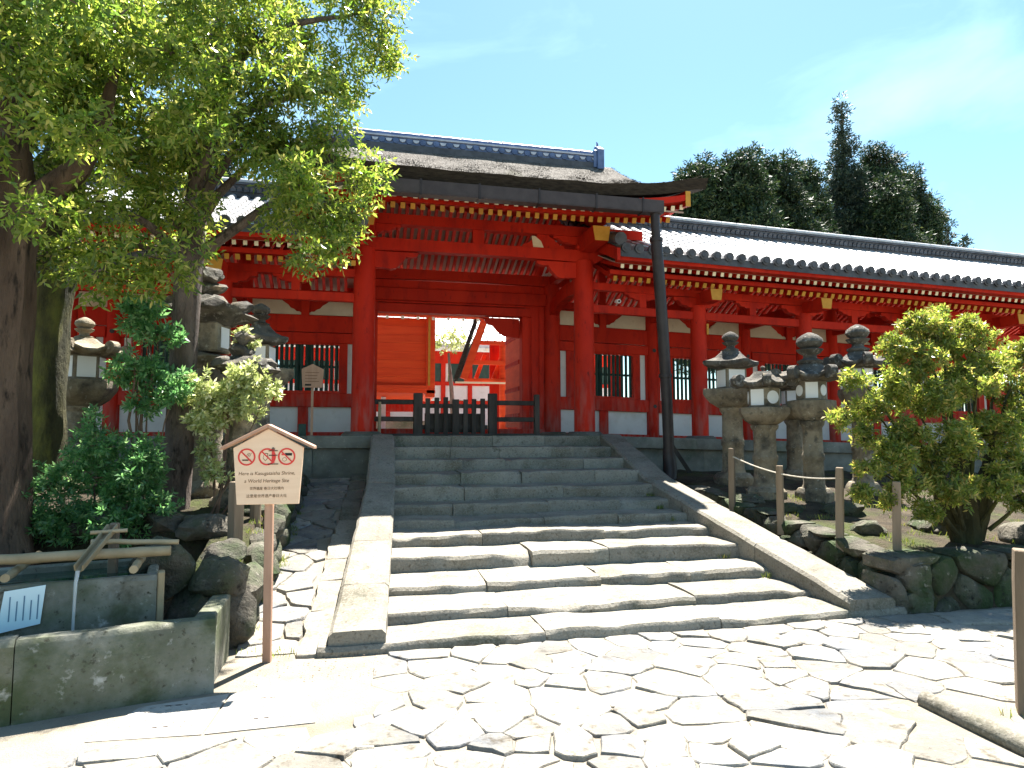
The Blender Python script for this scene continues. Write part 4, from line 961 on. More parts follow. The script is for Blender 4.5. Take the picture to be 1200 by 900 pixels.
for i, cx in enumerate((-.15, -.008, .128)):
    cz = 1.435; ring(cx, cz, .050, .061, 'ink_red'); k = .037; flat(bar2((cx-k, cz+k), (cx+k, cz-k), .009), 'ink_red', -.0482, 'prohibition_bar')
    if i == 0:
        flat(bar2((cx-.03, cz-.022), (cx+.012, cz-.022), .009), 'ink_black'); flat(bar2((cx+.014, cz-.022), (cx+.03, cz-.022), .009), 'ink_red')
        for q in range(3): flat(bar2((cx-.005+q*.012, cz+.002), (cx+.012+q*.01, cz+.028), .003), 'ink')
    elif i == 1:
        flat([(cx-.03, cz-.01), (cx-.022, cz+.02), (cx-.01, cz+.028), (cx+.006, cz+.024), (cx+.004, cz-.012), (cx-.012, cz-.032)], 'ink', -.0463)
        flat([(cx-.026, cz-.008), (cx-.02, cz+.016), (cx-.01, cz+.022), (cx+.001, cz+.02), (cx, cz-.01), (cx-.012, cz-.026)], 'signwood', -.0466)
        flat(bar2((cx+.042, cz-.045), (cx+.042, cz+.05), .019), 'ink_red', -.0488, 'lantern_symbol')
        for zz, ww in ((.054, .012), (.062, .006), (.042, .032), (.01, .03), (-.052, .036)): flat(bar2((cx+.042-ww, cz+zz), (cx+.042+ww, cz+zz), .006), 'ink_black', -.0494, 'lantern_symbol')
    else:
        flat([(cx-.012, cz+.008), (cx+.036, cz+.006), (cx+.038, cz+.024), (cx-.01, cz+.026)], 'ink_black'); flat(bar2((cx-.036, cz+.016), (cx-.012, cz+.014), .012), 'ink_red')
        flat([(cx-.015+.016*math.cos(a*PI/6), cz-.02+.014*math.sin(a*PI/6)) for a in range(12)], 'ink', -.0463); flat([(cx-.015+.013*math.cos(a*PI/6), cz-.02+.011*math.sin(a*PI/6)) for a in range(12)], 'signwood', -.0466)
for body, wd, z, mt in (('Here is Kasugataisha Shrine,', .39, 1.315, 'ink'), ('a World Heritage Site', .31, 1.262, 'ink'), ('世界遺産 春日大社境内', .235, 1.213, 'ink'), ('这里是世界遗产春日大社', .28, 1.16, 'ink')):
    inst('lettering', textmesh(body, wd, mt), bd, (-.008, -.0462, z))
sg.matrix_basis = Matrix.Translation((-.605, 5.07, 0)) @ Matrix.Rotation(R(-9), 4, 'Z') @ Matrix.Rotation(R(-.6), 4, 'Y')
s2 = thing('small_sign', (-.78, 11.68, 1.56), 'small bare-wood notice on a thin post in front of the left gallery window', 'sign')
MB().box(-.80, -.76, 11.66, 11.70, 1.56, 2.5).build('post', 'signroof', s2)
b2 = MB().prism([(-.94, 2.37), (-.62, 2.37), (-.60, 2.68), (-.78, 2.77), (-.96, 2.68)], 'y', 11.63, 11.658).build('board', 'signroof', s2)
for i in range(4): MB().box(-.90, -.66+U(-.06, 0), 11.626, 11.629, 2.62-i*.05, 2.628-i*.05).build('lettering', 'ink', b2)
MB().box(-.9, -.8, 11.627, 11.6295, 2.40, 2.43).build('ink_mark', 'ink_black', b2)
m = MB(); m.box(-.99, -.87, 11.62, 11.74, 1.56, 1.76); m.build('small_box', 'green', None, bevel=.008, label='little dark green box at the foot of the small sign', cat='box')

# ================================================================== WATER BASIN
bs = thing('water_basin', (0, 0, 0), 'mossy stone water trough behind a low concrete wall at lower left', 'basin')
stone = lambda nm, poly, z0, z1, mt='concrete', bv=.012: MB().prism(poly, 'z', z0, z1).build(nm, mt, bs, bevel=bv)
def cwall(x0, x1, y0, y1, z0, z1, nm): return stone_block(x0, x1, y0, y1, z0, z1, mat='concrete', name=nm, parent=bs, rough=.008, seg=.12, chip=.012)
cwall(-1.02, 0, 0, .12, -.05, .445, 'front_wall'); cwall(-2.7, -1.026, -.004, .118, -.05, .455, 'front_wall')
stone('side_wall', [(-.13, .125), (.0, .125), (.13, .72), (.0, .72)], -.05, .44)
cwall(-2.75, -.345, .50, .57, .0, .665, 'trough_front')
stone('trough_side', [(-.41, .573), (-.345, .573), (-.345, 1.25), (-.41, 1.25)], .0, .66); stone('trough_back', [(-2.75, 1.19), (-.412, 1.19), (-.412, 1.25), (-2.75, 1.25)], .0, .66)
stone('sunlit_edge', [(-.342, .49), (-.30, .49), (-.30, .58), (-.342, .58)], .0, .675, 'bamboo', .008)  # pale strip added at the trough corner, sunlight on its side put into the colour
MB().prism([(-2.75, .572), (-.412, .572), (-.412, 1.188), (-2.75, 1.188)], 'z', .30, .61).build('water', 'water', bs)
MB().prism([(-2.7, .122), (-.14, .122), (-.1, .498), (-2.7, .498)], 'z', .0, .13).build('overflow_water', 'water', bs)
bs.matrix_basis = Matrix.Translation((-.85, 4.55, 0)) @ Matrix.Rotation(R(13.5), 4, 'Z')
def bamboo(nm, label, p, q, r):
    p = Vector(p); q = Vector(q); n = 16; pts = []; rd = []
    L_ = (q-p).length
    for i in range(n+1):
        t = i/n; pts.append(p+(q-p)*t+Vector((0, 0, .006*N3(t*4, p.x, 0)))); rd.append(r*(1.10 if i % 5 == 3 else 1))
    return MB().tube(pts, rd, 12).build(nm, 'bamboo', None, smooth=True, label=label, cat='bamboo pole')
bamboo('bamboo_pole', 'long horizontal bamboo pole lying across the water basin', (-2.25, 4.98, .79), (-1.27, 5.14, .785), .034)
bamboo('bamboo_pole', 'thinner bamboo stick lying on top of the long pole over the basin', (-1.78, 5.16, .86), (-1.24, 5.22, .83), .018)
bamboo('bamboo_pole', 'short bamboo support under the right end of the long pole', (-1.42, 4.86, .715), (-1.60, 5.85, .70), .026)
bamboo('bamboo_pole', 'short bamboo support under the left end of the long pole', (-2.1, 4.74, .715), (-2.32, 5.72, .70), .026)
sp = thing('water_spout', (-1.72, 5.1, .7), 'wooden trough spout pouring water into the basin', 'spout')
a, b = Vector((-1.70, 5.32, .93)), Vector((-1.715, 4.79, .745)); d = (b-a).normalized(); s_ = d.cross(Vector((0, 0, 1))).normalized(); u_ = s_.cross(d)
m = MB(); pr = [(-.036, .03), (-.032, -.015), (0, -.032), (.032, -.015), (.036, .03), (.026, .03), (.023, -.008), (0, -.02), (-.023, -.008), (-.026, .03)]
vs = [a+s_*x+u_*y for x, y in pr]+[b+s_*x*.8+u_*y*.8 for x, y in pr]; n = len(pr); m.add(vs, [(i, (i+1) % n, (i+1) % n+n, i+n) for i in range(n)]+[tuple(range(n)), tuple(range(2*n-1, n-1, -1))]); m.build('trough', 'bamboo', sp)
MB().cyl((-1.80, 5.20, .915), (-1.58, 5.24, .92), .014, n=10).build('cross_peg', 'bamboo', sp, smooth=True)
MB().box(-1.73, -1.67, 5.33, 5.38, .5, .96).build('spout_post', 'greywood', sp, bevel=.008)
m = MB(); m.tube([(-1.715, 4.78, .735), (-1.717, 4.76, .66), (-1.718, 4.75, .45), (-1.718, 4.75, .12)], [.014, .012, .009, .012], 8, wob=.5); m.build('water_jet', 'stream', sp, smooth=True)
nb = thing('laminated_notice', (0, 0, 0), 'pale blue laminated paper notice fixed to the mossy trough face', 'notice')
MB().prism([(-1.20, .385), (-.98, .42), (-.96, .655), (-1.17, .635)], 'y', .478, .482).build('sheet', 'bluepaper', nb)
for i in range(5): x = -1.145+i*.036; MB().prism([(x, .45), (x+.007, .452), (x+.01, .60-.03*(i % 2)), (x+.003, .60-.03*(i % 2))], 'y', .4765, .4775).build('lettering', 'ink_blue', nb)
nb.matrix_basis = Matrix.Translation((-.85, 4.55, 0)) @ Matrix.Rotation(R(13.5), 4, 'Z')
# iron covers
for poly, lb in (([(-1.36, 3.98), (-.79, 3.94), (-.75, 4.50), (-1.22, 4.40)], 'iron drain cover in the ground in front of the basin wall, left of the pair'), ([(-.775, 3.94), (-.21, 3.96), (-.31, 4.54), (-.735, 4.50)], 'iron drain cover in the ground below the sign, right of the pair')):
    t = thing('drain_cover', (poly[0][0]+.2, 4.2, 0), lb, 'drain cover'); MB().prism(poly, 'z', -.03, .007).build('plate', 'iron_plate', t)
    cx = sum(p[0] for p in poly)/4
    for y in (4.08, 4.38): MB().box(cx-.07, cx+.07, y-.006, y+.006, .0072, .0085).build('lifting_slot', 'pipe', t)
    rib = MB().box(-.012, .012, -.012, .012, -.0015, .0015).mesh('stud', 'iron_plate')[0]
    for i in range(8):
        for j in range(7): inst('stud', rib, t, (poly[0][0]+.10+i*.055+ .01*j*(1 if cx < -.8 else 0), 4.02+j*.058, .008), (0, 0, R(45)))

# ================================================================== POSTS, ROPE, KERBS, LOOSE ROCKS
def wpost(x, y, z, h, r, label, lean=(0, 0), mat='greywood', sq=True):
    n = 6; pts = [(x+lean[0]*i/n, y+lean[1]*i/n, z-.1+(h+.1)*i/n) for i in range(n+1)]
    m = MB(); m.tube(pts, [r*1.05]*n+[r*.97], 4 if sq else 10, wob=.12); return m.build('wooden_post', mat, None, smooth=not sq, bevel=.006 if sq else 0, label=label, cat='post', group='weathered wooden posts')
RP = [(4.78, 7.95, .78), (4.8, 6.95, .70), (4.86, 6.05, .78), (5.0, 5.45, .72)]
LB = ('dark leaning wooden post nearest the stone lanterns and stairs', 'thin rope post in front of the curled-roof lantern', 'mossy square rope post below the shrub edge', 'tall bare wooden post in front of the shrub')
for (x, y, h), lb in zip(RP, LB): wpost(x, y, zr(x+.1, y)-.05, h, .05, lb, (U(-.02, .02), U(-.02, .02)))
m = MB(); n = 20; q = [Vector((x, y-.05, zr(x+.1, y)-.05+h*.86)) for x, y, h in RP[:3]]; pts = []
for a, b in zip(q[:-1], q[1:]):
    for i in range(n): t = i/n; pts.append(a.lerp(b, t)-Vector((0, 0, .02*math.sin(PI*t))))
pts.append(q[-1]); m.tube(pts, [.008]*len(pts), 6); m.build('rope', 'rope', None, smooth=True, label='pale rope strung between the posts on the right bank', cat='rope')
bw = thing('wooden_brace', (5.4, 10.9, .8), 'dark wooden post with slanting brace beside the downpipe', 'brace')
MB().beam((5.32, 10.95, .75), (5.32, 10.95, 1.5), .09, .09).build('post', 'darkwood', bw); MB().beam((5.36, 10.9, 1.45), (5.72, 10.7, .8), .08, .07).build('strut', 'darkwood', bw)
wpost(3.79, 3.18, 0, .92, .098, 'stout square wooden post at the right edge of the photograph', (.03, 0))
m = MB(); n = 12; m.tube([(3.29+.01*N3(i, 0, 0), 3.42-1.3*i/n, .025+.01*N3(i, 4, 0)) for i in range(n+1)], [.055+.008*N3(i, 9, 1) for i in range(n+1)], 10); m.build('kerb_log', 'step', None, smooth=True, label='long rounded stone kerb at the lower right edge of the paving', cat='kerb')
wpost(-1.05, 6.35, zl(-1.05, 6.35), .52, .065, 'grey wooden stake just behind the notice board, on its left', (.0, 0))
wpost(-.98, 7.0, zl(-1, 7), .5, .05, 'rounded brown stake behind the notice board post', (0, 0), 'greywood', False)
wpost(-1.0, 8.1, zl(-1, 8), .45, .05, 'short stake farther back along the dry stone wall', (0, 0), 'greywood', False)
k = 0
for (x, y, s, lb) in ((5.25, 7.4, .18, 'flat pale rock lying beside the rope posts'), (5.9, 7.3, .3, 'mossy rock at the foot of the lotus-bud lantern'), (5.1, 8.1, .22, 'dark rock at the foot of the round-paned lantern'), (5.35, 6.2, .2, 'sunlit yellowish rock near the mossy rope post'), (6.3, 6.3, .34, 'big mossy rock behind the shrub trunk'), (6.9, 5.7, .35, 'mossy boulder at the right edge under the shrub'),
                      (-1.05, 7.25, .2, 'round rock under the pale-leaved bush'), (-1.35, 6.6, .26, 'grey block of rock beside the leaning tree foot'), (-1.05, 5.95, .22, 'pale flat rock behind the notice board'), (-1.7, 6.75, .3, 'dark boulder between the basin and the leaning tree'), (-2.35, 6.75, .32, 'dark boulder behind the basin under the dense bush'), (-3.1, 6.7, .35, 'boulder at the foot of the big left trunk'), (-1.3, 8.6, .25, 'rock between the left-hand stone lanterns')):
    z = zl(x, y) if x < 0 else zr(x, y); rock('garden_rock', (x, y, z+s*.12), (s, s*.8, s*.5), None, 'rock', label=lb, cat='rock', group='rocks on the garden banks')

# ================================================================== TREES AND SHRUBS
def unit(a): return a/np.maximum(np.linalg.norm(a, axis=-1, keepdims=True), 1e-9)
def sprays(clumps, per, k, L_, W_, tw, droop=.25, shell=.55, up=.0, spread=1.0, flat=.8):
    """clumps (x,y,z,r): 'per' sprays per unit r^2, each of k leaves along a twig of length tw"""
    VV = []; 
    for (cx, cy, cz, r) in clumps:
        n = max(6, int(per*r*r)); d = unit(rng.normal(size=(n, 3))); rad = r*np.power(rng.uniform(0, 1, n), shell)
        # lumpy outline
        lump = np.array([1+.35*N3(a*2+cx, b*2+cy, c*2+cz) for a, b, c in d])
        o = np.array([cx, cy, cz])+d*(rad*lump)[:, None]*np.array([1, 1, flat])
        t = unit(d*.9+rng.normal(size=(n, 3))*.6+np.array([0, 0, up-droop]))
        s = (np.arange(k)+.5)/k
        base = o[:, None, :]+t[:, None, :]*(s*tw)[None, :, None]
        side = unit(np.cross(t, rng.normal(size=(n, 3))))
        oth = np.cross(t, side)
        ang = rng.uniform(0, 2*PI, (n, 1))+np.arange(k)[None, :]*2.4
        rd = side[:, None, :]*np.cos(ang)[..., None]+oth[:, None, :]*np.sin(ang)[..., None]
        ld = unit(t[:, None, :]*.55+rd*spread*.8+rng.normal(size=(n, k, 3))*.15+np.array([0, 0, -droop*.6]))
        wd = unit(np.cross(ld, rng.normal(size=(n, k, 3))))
        LL = L_*rng.uniform(.7, 1.2, (n, k, 1)); WW = W_*rng.uniform(.8, 1.2, (n, k, 1))
        nn = np.cross(ld, wd)*(WW*.25)
        v = np.stack([base, base+ld*LL*.45+wd*WW*.5+nn, base+ld*LL, base+ld*LL*.45-wd*WW*.5+nn], 2)
        VV.append(v.reshape(-1, 3))
    V = np.concatenate(VV); F = np.arange(len(V)).reshape(-1, 4); return V, F
def crown(name, parent, mat, clumps, per, k, L_, W_, tw, **kw):
    V, F = sprays(clumps, per, k, L_, W_, tw, **kw)
    return inst(name, npmesh(name, V, F, mat), parent, (0, 0, 0))
def limbs(parent, start, targets, r0, mat, wig=.12, name='limb', n=7):
    for tg in targets:
        s = Vector(start(tg)) if callable(start) else Vector(start); e = Vector(tg[:3]); pts = []
        for i in range(n+1):
            t = i/n; p = s.lerp(e, t)+Vector((0, 0, .25*math.sin(PI*t)*(e-s).length*.35))
            p += Vector((N3(p.x*2, p.y*2, p.z*2), N3(p.y*2, p.z*2, p.x*2+5), 0))*wig*math.sin(PI*t); pts.append(p)
        MB().tube(pts, [r0*(1-.8*i/n) for i in range(n+1)], 7, wob=.15).build(name, mat, parent, smooth=True)
def trunk(parent, pts, rad, mat, n=14, wob=.22, sub=5, name='trunk'):
    P_ = []; R_ = []
    for i in range(len(pts)-1):
        for k in range(sub):
            t = k/sub; P_.append(Vector(pts[i]).lerp(Vector(pts[i+1]), t)); R_.append(rad[i]+(rad[i+1]-rad[i])*t)
    P_.append(Vector(pts[-1])); R_.append(rad[-1])
    return MB().tube(P_, R_, n, wob=wob).build(name, mat, parent, smooth=True)
def twigs(parent, cl, sub, k, mat, r=.012):
    m = MB()
    for i, (x, y, z, q) in enumerate(sub):
        c = cl[i//k]; a = Vector(c[:3]); b = Vector((x, y, z)); mid = a.lerp(b, .5)+Vector((U(-.04, .04), U(-.04, .04), U(-.03, .05)))
        m.tube([a, mid, b], [r, r*.7, r*.3], 4, caps=False)
    return m.build('twigs', mat, parent, kind='stuff')
def subclumps(cl, k=3, f=.62):
    out = []
    for (x, y, z, r) in cl:
        for _ in range(k):
            d = unit(rng.normal(size=3))*r*.55; out.append((x+d[0], y+d[1], z+d[2]*.8, r*f*rng.uniform(.8, 1.15)))
    return out
T2R = [(-1.12, 7.08, 5.75, 0.43), (-0.66, 7.69, 6.14, 0.47), (-0.04, 7.34, 6.31, 0.4), (0.16, 7.81, 6.22, 0.32), (-0.22, 7.85, 5.66, 0.44), (-0.69, 6.73, 5.02, 0.41), (-1.15, 6.63, 5.04, 0.37), (-1.79, 8.27, 6.39, 0.5), (-0.84, 7.12, 4.65, 0.4), (-0.32, 7.07, 4.68, 0.38), (-0.01, 8.59, 4.87, 0.35), (-0.65, 7.54, 4.37, 0.41), (-1.23, 8.27, 5.39, 0.45), (-0.46, 7.55, 3.93, 0.37), (-0.15, 7.88, 4.18, 0.28), (-0.76, 6.9, 3.77, 0.24), (-0.33, 7.87, 3.74, 0.23), (-1.77, 8.34, 5.46, 0.45), (-1.91, 7.65, 5.99, 0.41), (-1.0, 8.08, 7.02, 0.54), (-0.3, 7.94, 7.26, 0.53), (-1.32, 6.73, 6.22, 0.45), (0.1, 8.12, 7.34, 0.44), (-0.66, 7.78, 3.61, 0.19), (-1.23, 7.2, 4.56, 0.27)]
T2L = [(-1.62, 5.95, 4.85, 0.32), (-2.4, 7.37, 5.24, 0.45), (-1.88, 6.7, 4.66, 0.41), (-2.53, 7.12, 4.7, 0.43), (-2.85, 7.39, 4.53, 0.45), (-2.28, 7.11, 4.33, 0.43), (-1.9, 7.47, 4.46, 0.38), (-2.37, 6.57, 3.7, 0.37), (-2.11, 7.26, 3.87, 0.41), (-1.61, 6.66, 3.79, 0.27), (-2.92, 7.49, 3.49, 0.32), (-2.41, 7.39, 3.45, 0.38), (-1.62, 6.07, 3.1, 0.28), (-2.19, 6.13, 2.94, 0.23), (-1.87, 6.27, 2.91, 0.22), (-1.77, 7.54, 3.62, 0.26), (-2.75, 6.64, 3.19, 0.2), (-2.28, 6.97, 5.52, 0.42), (-2.44, 6.41, 5.0, 0.39), (-2.84, 6.76, 4.74, 0.41)]
T1C = [(-2.89, 6.36, 5.14, 0.47), (-2.46, 6.25, 5.22, 0.46), (-2.29, 6.96, 5.69, 0.51), (-3.06, 6.95, 4.9, 0.51), (-3.62, 7.91, 4.77, 0.53), (-3.01, 7.25, 4.27, 0.39), (-3.62, 7.99, 4.05, 0.43), (-2.85, 7.77, 5.26, 0.52), (-2.4, 8.17, 6.03, 0.55), (-3.45, 7.21, 6.13, 0.58), (-2.19, 5.69, 5.33, 0.46), (-2.32, 7.78, 6.81, 0.63), (-3.33, 8.09, 5.86, 0.54), (-3.83, 7.91, 5.69, 0.53), (-4.6, 7.5, 5.2, .7), (-4.3, 6.8, 4.2, .6), (-4.9, 8.2, 6.4, .8), (-3.6, 6.2, 5.6, .7), (-3.0, 7.2, 7.2, .8), (-4.0, 7.6, 7.4, .9), (-2.75, 5.6, 5.0, .4), (-2.7, 5.5, 4.5, .35), (-2.3, 5.4, 4.9, .4), (-2.8, 5.8, 5.6, .45)]
def nearer(c):                                        # lower boughs pulled towards the camera to let sun onto the pale bush
    x, y, z, r = c
    if y < 7.2 or z > 5.6: return c
    k = rng.uniform(6.1, 6.9)/y; return (x*k, y*k, 1.6+(z-1.6)*k, r*k)
T2R = [nearer(c) for c in T2R]
t2 = thing('broadleaf_tree', (-1.8, 7.4, .8), 'leaning slender tree with sunlit yellow-green crown beside the gallery roof', 'tree', 'broadleaf trees on the left bank')
trunk(t2, [(-1.86, 7.4, .55), (-1.80, 7.4, .95), (-1.78, 7.4, 1.84), (-1.76, 7.4, 2.73), (-1.75, 7.4, 3.54), (-1.69, 7.4, 4.36), (-1.63, 7.42, 5.31), (-1.55, 7.5, 6.26), (-1.45, 7.6, 7.2)], [.21, .145, .13, .125, .12, .105, .085, .06, .03], 'bark')
def t2s(tg): z = max(3.4, min(6.4, tg[2]-.9)); return (np.interp(z, [3.5, 4.4, 5.3, 6.3], [-1.75, -1.69, -1.63, -1.55]), 7.42, z)
limbs(t2, t2s, T2R[:14:1][::2]+T2L[1:14:3], .065, 'bark')
limbs(t2, (-1.70, 7.4, 4.3), [(-1.15, 7.3, 4.9), (-1.05, 7.5, 5.3)], .09, 'bark')
q_ = subclumps(T2R, 6, .55); twigs(t2, T2R, q_, 6, 'bark'); crown('crown', t2, 'leafA', q_, 640, 8, .08, .026, .15, shell=.42)
T2L = T2L+[(-2.55, 5.6, 4.4, .4), (-2.2, 5.7, 3.9, .35), (-2.75, 5.7, 4.9, .4), (-2.0, 5.8, 5.0, .4), (-1.5, 6.2, 4.3, .35), (-2.5, 5.8, 3.35, .25), (-2.85, 5.8, 3.9, .3), (-1.55, 6.3, 5.5, .4)]
q_ = subclumps(T2L, 6, .55); twigs(t2, T2L, q_, 6, 'bark'); crown('crown', t2, 'leafA', q_, 470, 8, .085, .027, .15, shell=.42)
t1 = thing('broadleaf_tree', (-2.85, 6.4, .8), 'massive dark trunk at the left edge of the photograph with spreading limbs', 'tree', 'broadleaf trees on the left bank')
trunk(t1, [(-2.98, 6.4, .35), (-2.96, 6.4, .8), (-2.98, 6.4, 1.66), (-2.99, 6.4, 2.52), (-3.0, 6.4, 3.3), (-3.05, 6.45, 4.3), (-3.2, 6.7, 5.6), (-3.3, 7.0, 7.0)], [.40, .27, .25, .25, .26, .20, .15, .08], 'bark_brown', 18, .3)
trunk(t1, [(-2.98, 6.4, 3.1), (-2.74, 6.4, 3.62), (-2.45, 6.42, 3.92), (-2.3, 6.5, 4.4), (-2.25, 6.6, 5.0)], [.17, .13, .10, .07, .03], 'bark_brown', 10, .2, name='limb')
limbs(t1, (-3.0, 6.45, 4.2), T1C[::3], .08, 'bark_brown')
q_ = subclumps(T1C, 6, .55); twigs(t1, T1C, q_, 6, 'bark'); crown('crown', t1, 'leafA2', q_, 250, 8, .09, .03, .16, shell=.42)
t3 = thing('broadleaf_tree', (-3.47, 8.6, 1.0), 'moss-covered dark trunk just behind the massive left trunk', 'tree', 'broadleaf trees on the left bank')
trunk(t3, [(-3.52, 8.6, .7), (-3.47, 8.6, 1.1), (-3.50, 8.6, 1.87), (-3.52, 8.62, 2.86), (-3.5, 8.6, 3.8), (-3.3, 8.4, 5.2), (-3.2, 8.2, 6.6)], [.34, .22, .19, .22, .26, .2, .12], 'bark_moss', 14, .3)
limbs(t3, (-3.3, 8.45, 5.0), [(-4.3, 8.8, 6.4), (-2.7, 8.6, 6.6), (-3.2, 9.0, 7.3)], .1, 'bark_moss')
crown('crown', t3, 'leafA2', subclumps([(-4.3, 8.8, 6.4, .8), (-2.7, 8.6, 6.7, .7), (-3.3, 9.0, 7.4, .9), (-5.2, 8.8, 5.6, .9), (-3.0, 8.7, 5.6, .5)], 4), 110, 8, .12, .04, .2)

def shrub(label, loc, mat, clumps, per, k, L_, W_, tw, stems, r0=.03, cat='shrub', bark='twig', kk=4, ff=.62, **kw):
    t = thing('shrub', loc, label, cat, 'shrubs on the garden banks')
    for s in stems: limbs(t, s[0], [s[1]], s[2] if len(s) > 2 else r0, bark, .15, 'stem')
    limbs(t, lambda tg: (loc[0]+(tg[0]-loc[0])*.25, loc[1]+(tg[1]-loc[1])*.25, loc[2]+.25*(tg[2]-loc[2])), clumps[::2], r0*.7, bark, .1, 'stem', 5)
    q_ = subclumps(clumps, kk, ff); twigs(t, clumps, q_, kk, bark, .008); crown('foliage', t, mat, q_, per, k, L_, W_, tw, **kw); return t
# right-hand shrub (a broad gnarled one)
zb = zr(6.1, 5.9)
SR = []
for (x, y, z, r) in ((6.0, 5.85, 2.62, .34), (5.65, 5.8, 2.35, .34), (6.4, 5.8, 2.5, .36), (5.3, 5.8, 2.05, .30), (5.0, 5.75, 1.85, .22), (5.75, 5.6, 1.95, .34), (6.2, 5.6, 2.1, .36), (6.7, 5.75, 2.2, .36), (5.35, 5.6, 1.6, .28), (5.05, 5.6, 1.42, .22), (5.75, 5.45, 1.5, .3), (6.3, 5.5, 1.6, .34), (6.8, 5.6, 1.75, .36), (5.2, 5.45, 1.1, .2), (5.55, 5.35, 1.05, .24), (6.05, 5.35, 1.15, .26), (6.55, 5.45, 1.25, .28), (7.1, 5.8, 2.0, .4), (7.2, 5.9, 2.45, .3), (7.3, 5.7, 1.5, .36), (5.85, 6.1, 2.0, .3), (6.5, 6.2, 2.1, .36), (6.1, 6.0, 2.85, .2), (5.0, 5.5, .98, .15), (6.9, 6.2, 2.3, .35), (4.8, 5.8, 1.75, .18), (4.95, 5.8, 2.15, .18), (5.4, 5.85, 2.5, .2), (4.85, 5.6, 1.25, .16), (4.75, 5.55, 1.02, .12), (5.5, 5.5, 1.3, .2), (5.1, 5.5, 1.35, .2), (5.3, 5.4, .85, .16), (6.3, 5.3, .95, .2), (6.8, 5.35, 1.0, .22), (7.4, 5.6, 1.1, .3), (7.6, 5.9, 2.2, .35), (4.9, 5.7, 1.55, .16), (5.8, 5.9, 2.75, .22), (6.4, 5.9, 2.75, .22)):
    SR.append((x, y, z, r))
shrub('broad sunlit evergreen shrub with gnarled stems on the right bank', (6.2, 5.8, zb), 'leafB', SR, 2100, 9, .062, .019, .05,
      [((6.2, 5.8, zb-.1), (6.1, 5.8, 1.7), .13), ((6.25, 5.8, zb), (6.75, 5.75, 1.8), .09), ((6.1, 5.8, zb), (5.4, 5.7, 1.7), .08), ((6.9, 5.6, zb-.05), (7.4, 5.7, 1.1), .09), ((6.4, 5.85, zb), (6.9, 6.0, 2.1), .05)], .035, 'shrub', 'bark_moss', droop=.0, up=.35, spread=1.5, shell=.5, kk=9, ff=.33)
zb = zl(-2.3, 6.7)
shrub('dense dark green bush behind the water basin', (-2.3, 6.7, zb), 'leafC', [(-2.3, 6.65, 1.2, .36), (-2.65, 6.65, 1.05, .32), (-1.95, 6.65, 1.15, .3), (-2.25, 6.7, 1.5, .26), (-2.5, 6.6, .9, .3), (-2.1, 6.55, .85, .3), (-1.78, 6.6, .95, .22), (-2.85, 6.6, .85, .24), (-2.0, 6.7, 1.42, .2), (-2.35, 6.75, 1.7, .14), (-1.8, 6.65, 1.3, .14)], 1050, 9, .06, .021, .06, [], .02, droop=.0, spread=1.3)
zb = zl(-2.0, 7.0)
shrub('tall thin leafy bush left of the leaning trunk', (-2.0, 7.05, zb), 'leafC', [(-2.05, 7.0, 2.85, .2), (-1.98, 7.0, 2.55, .24), (-2.15, 7.0, 2.7, .18), (-2.1, 7.0, 2.2, .22), (-1.95, 7.05, 2.2, .2), (-1.85, 7.0, 1.95, .17), (-2.05, 7.0, 1.85, .15), (-1.68, 6.95, 2.15, .13), (-1.72, 6.9, 1.98, .12)], 850, 9, .07, .027, .07, [((-2.0, 7.05, zb), (-2.0, 7.0, 2.5), .025), ((-2.0, 7.05, zb), (-2.2, 7.0, 2.6), .02)], .018, droop=.05, spread=1.3)
zb = zl(-1.3, 7.2)
shrub('pale sunlit bush in front of the rugged rock lanterns', (-1.35, 7.1, zb), 'leafD', [(-1.28, 7.1, 2.05, .22), (-1.05, 7.1, 2.08, .2), (-.9, 7.1, 2.02, .13), (-1.15, 7.1, 2.25, .16), (-1.5, 7.1, 1.75, .2), (-1.5, 7.05, 2.0, .2), (-1.3, 7.05, 1.8, .16), (-1.1, 7.05, 1.85, .16), (-1.45, 7.0, 1.45, .15), (-1.35, 7.0, 1.2, .1), (-1.2, 7.6, 2.62, .10)], 1150, 9, .065, .027, .06, [((-1.35, 7.1, zb), (-1.3, 7.1, 1.9), .02), ((-1.4, 7.1, zb), (-1.0, 7.05, 1.75), .014), ((-1.3, 7.1, zb), (-.75, 7.0, 1.62), .012)], .015, droop=.0, spread=1.3)

# conifers and old trees far behind the right gallery
def conifer(loc, H, r, label, kind='leafE', cone=True, seed=0):
    x, y, z = loc; t = thing('conifer_tree', loc, label, 'tree', 'tall evergreens behind the right gallery')
    trunk(t, [(x, y, z), (x, y, z+H*.5), (x, y, z+H*.97)], [.45, .28, .05], 'bark', 8, .1)
    cl = []; n = int(H*(2.2 if cone else 2.0))
    for i in range(n):
        f_ = (i+.5)/n; zz = z+H*(.25+.74*f_)
        prof = (1-f_)**.8 if cone else math.sin(PI*min(1, .12+.83*f_))**.6
        rad = r*prof*rng.uniform(.65, 1.2)
        m = max(1, int(2+4*prof))
        for k in range(m):
            a = rng.uniform(0, 2*PI); q = rad*rng.uniform(.3, .8); s = max(.25, rad*rng.uniform(.26, .48))
            cl.append((x+q*math.cos(a), y+q*math.sin(a), zz+rng.uniform(-.5, .5), s))
    limbs(t, lambda tg: (x, y, tg[2]-.5), cl[::4], .09, 'bark', .2, 'limb', 4)
    crown('crown', t, kind, cl, 150 if not cone else 120, 7, .30, .085, .42, droop=-.05 if cone else .15, up=.5 if cone else .1, shell=.5, spread=.7)
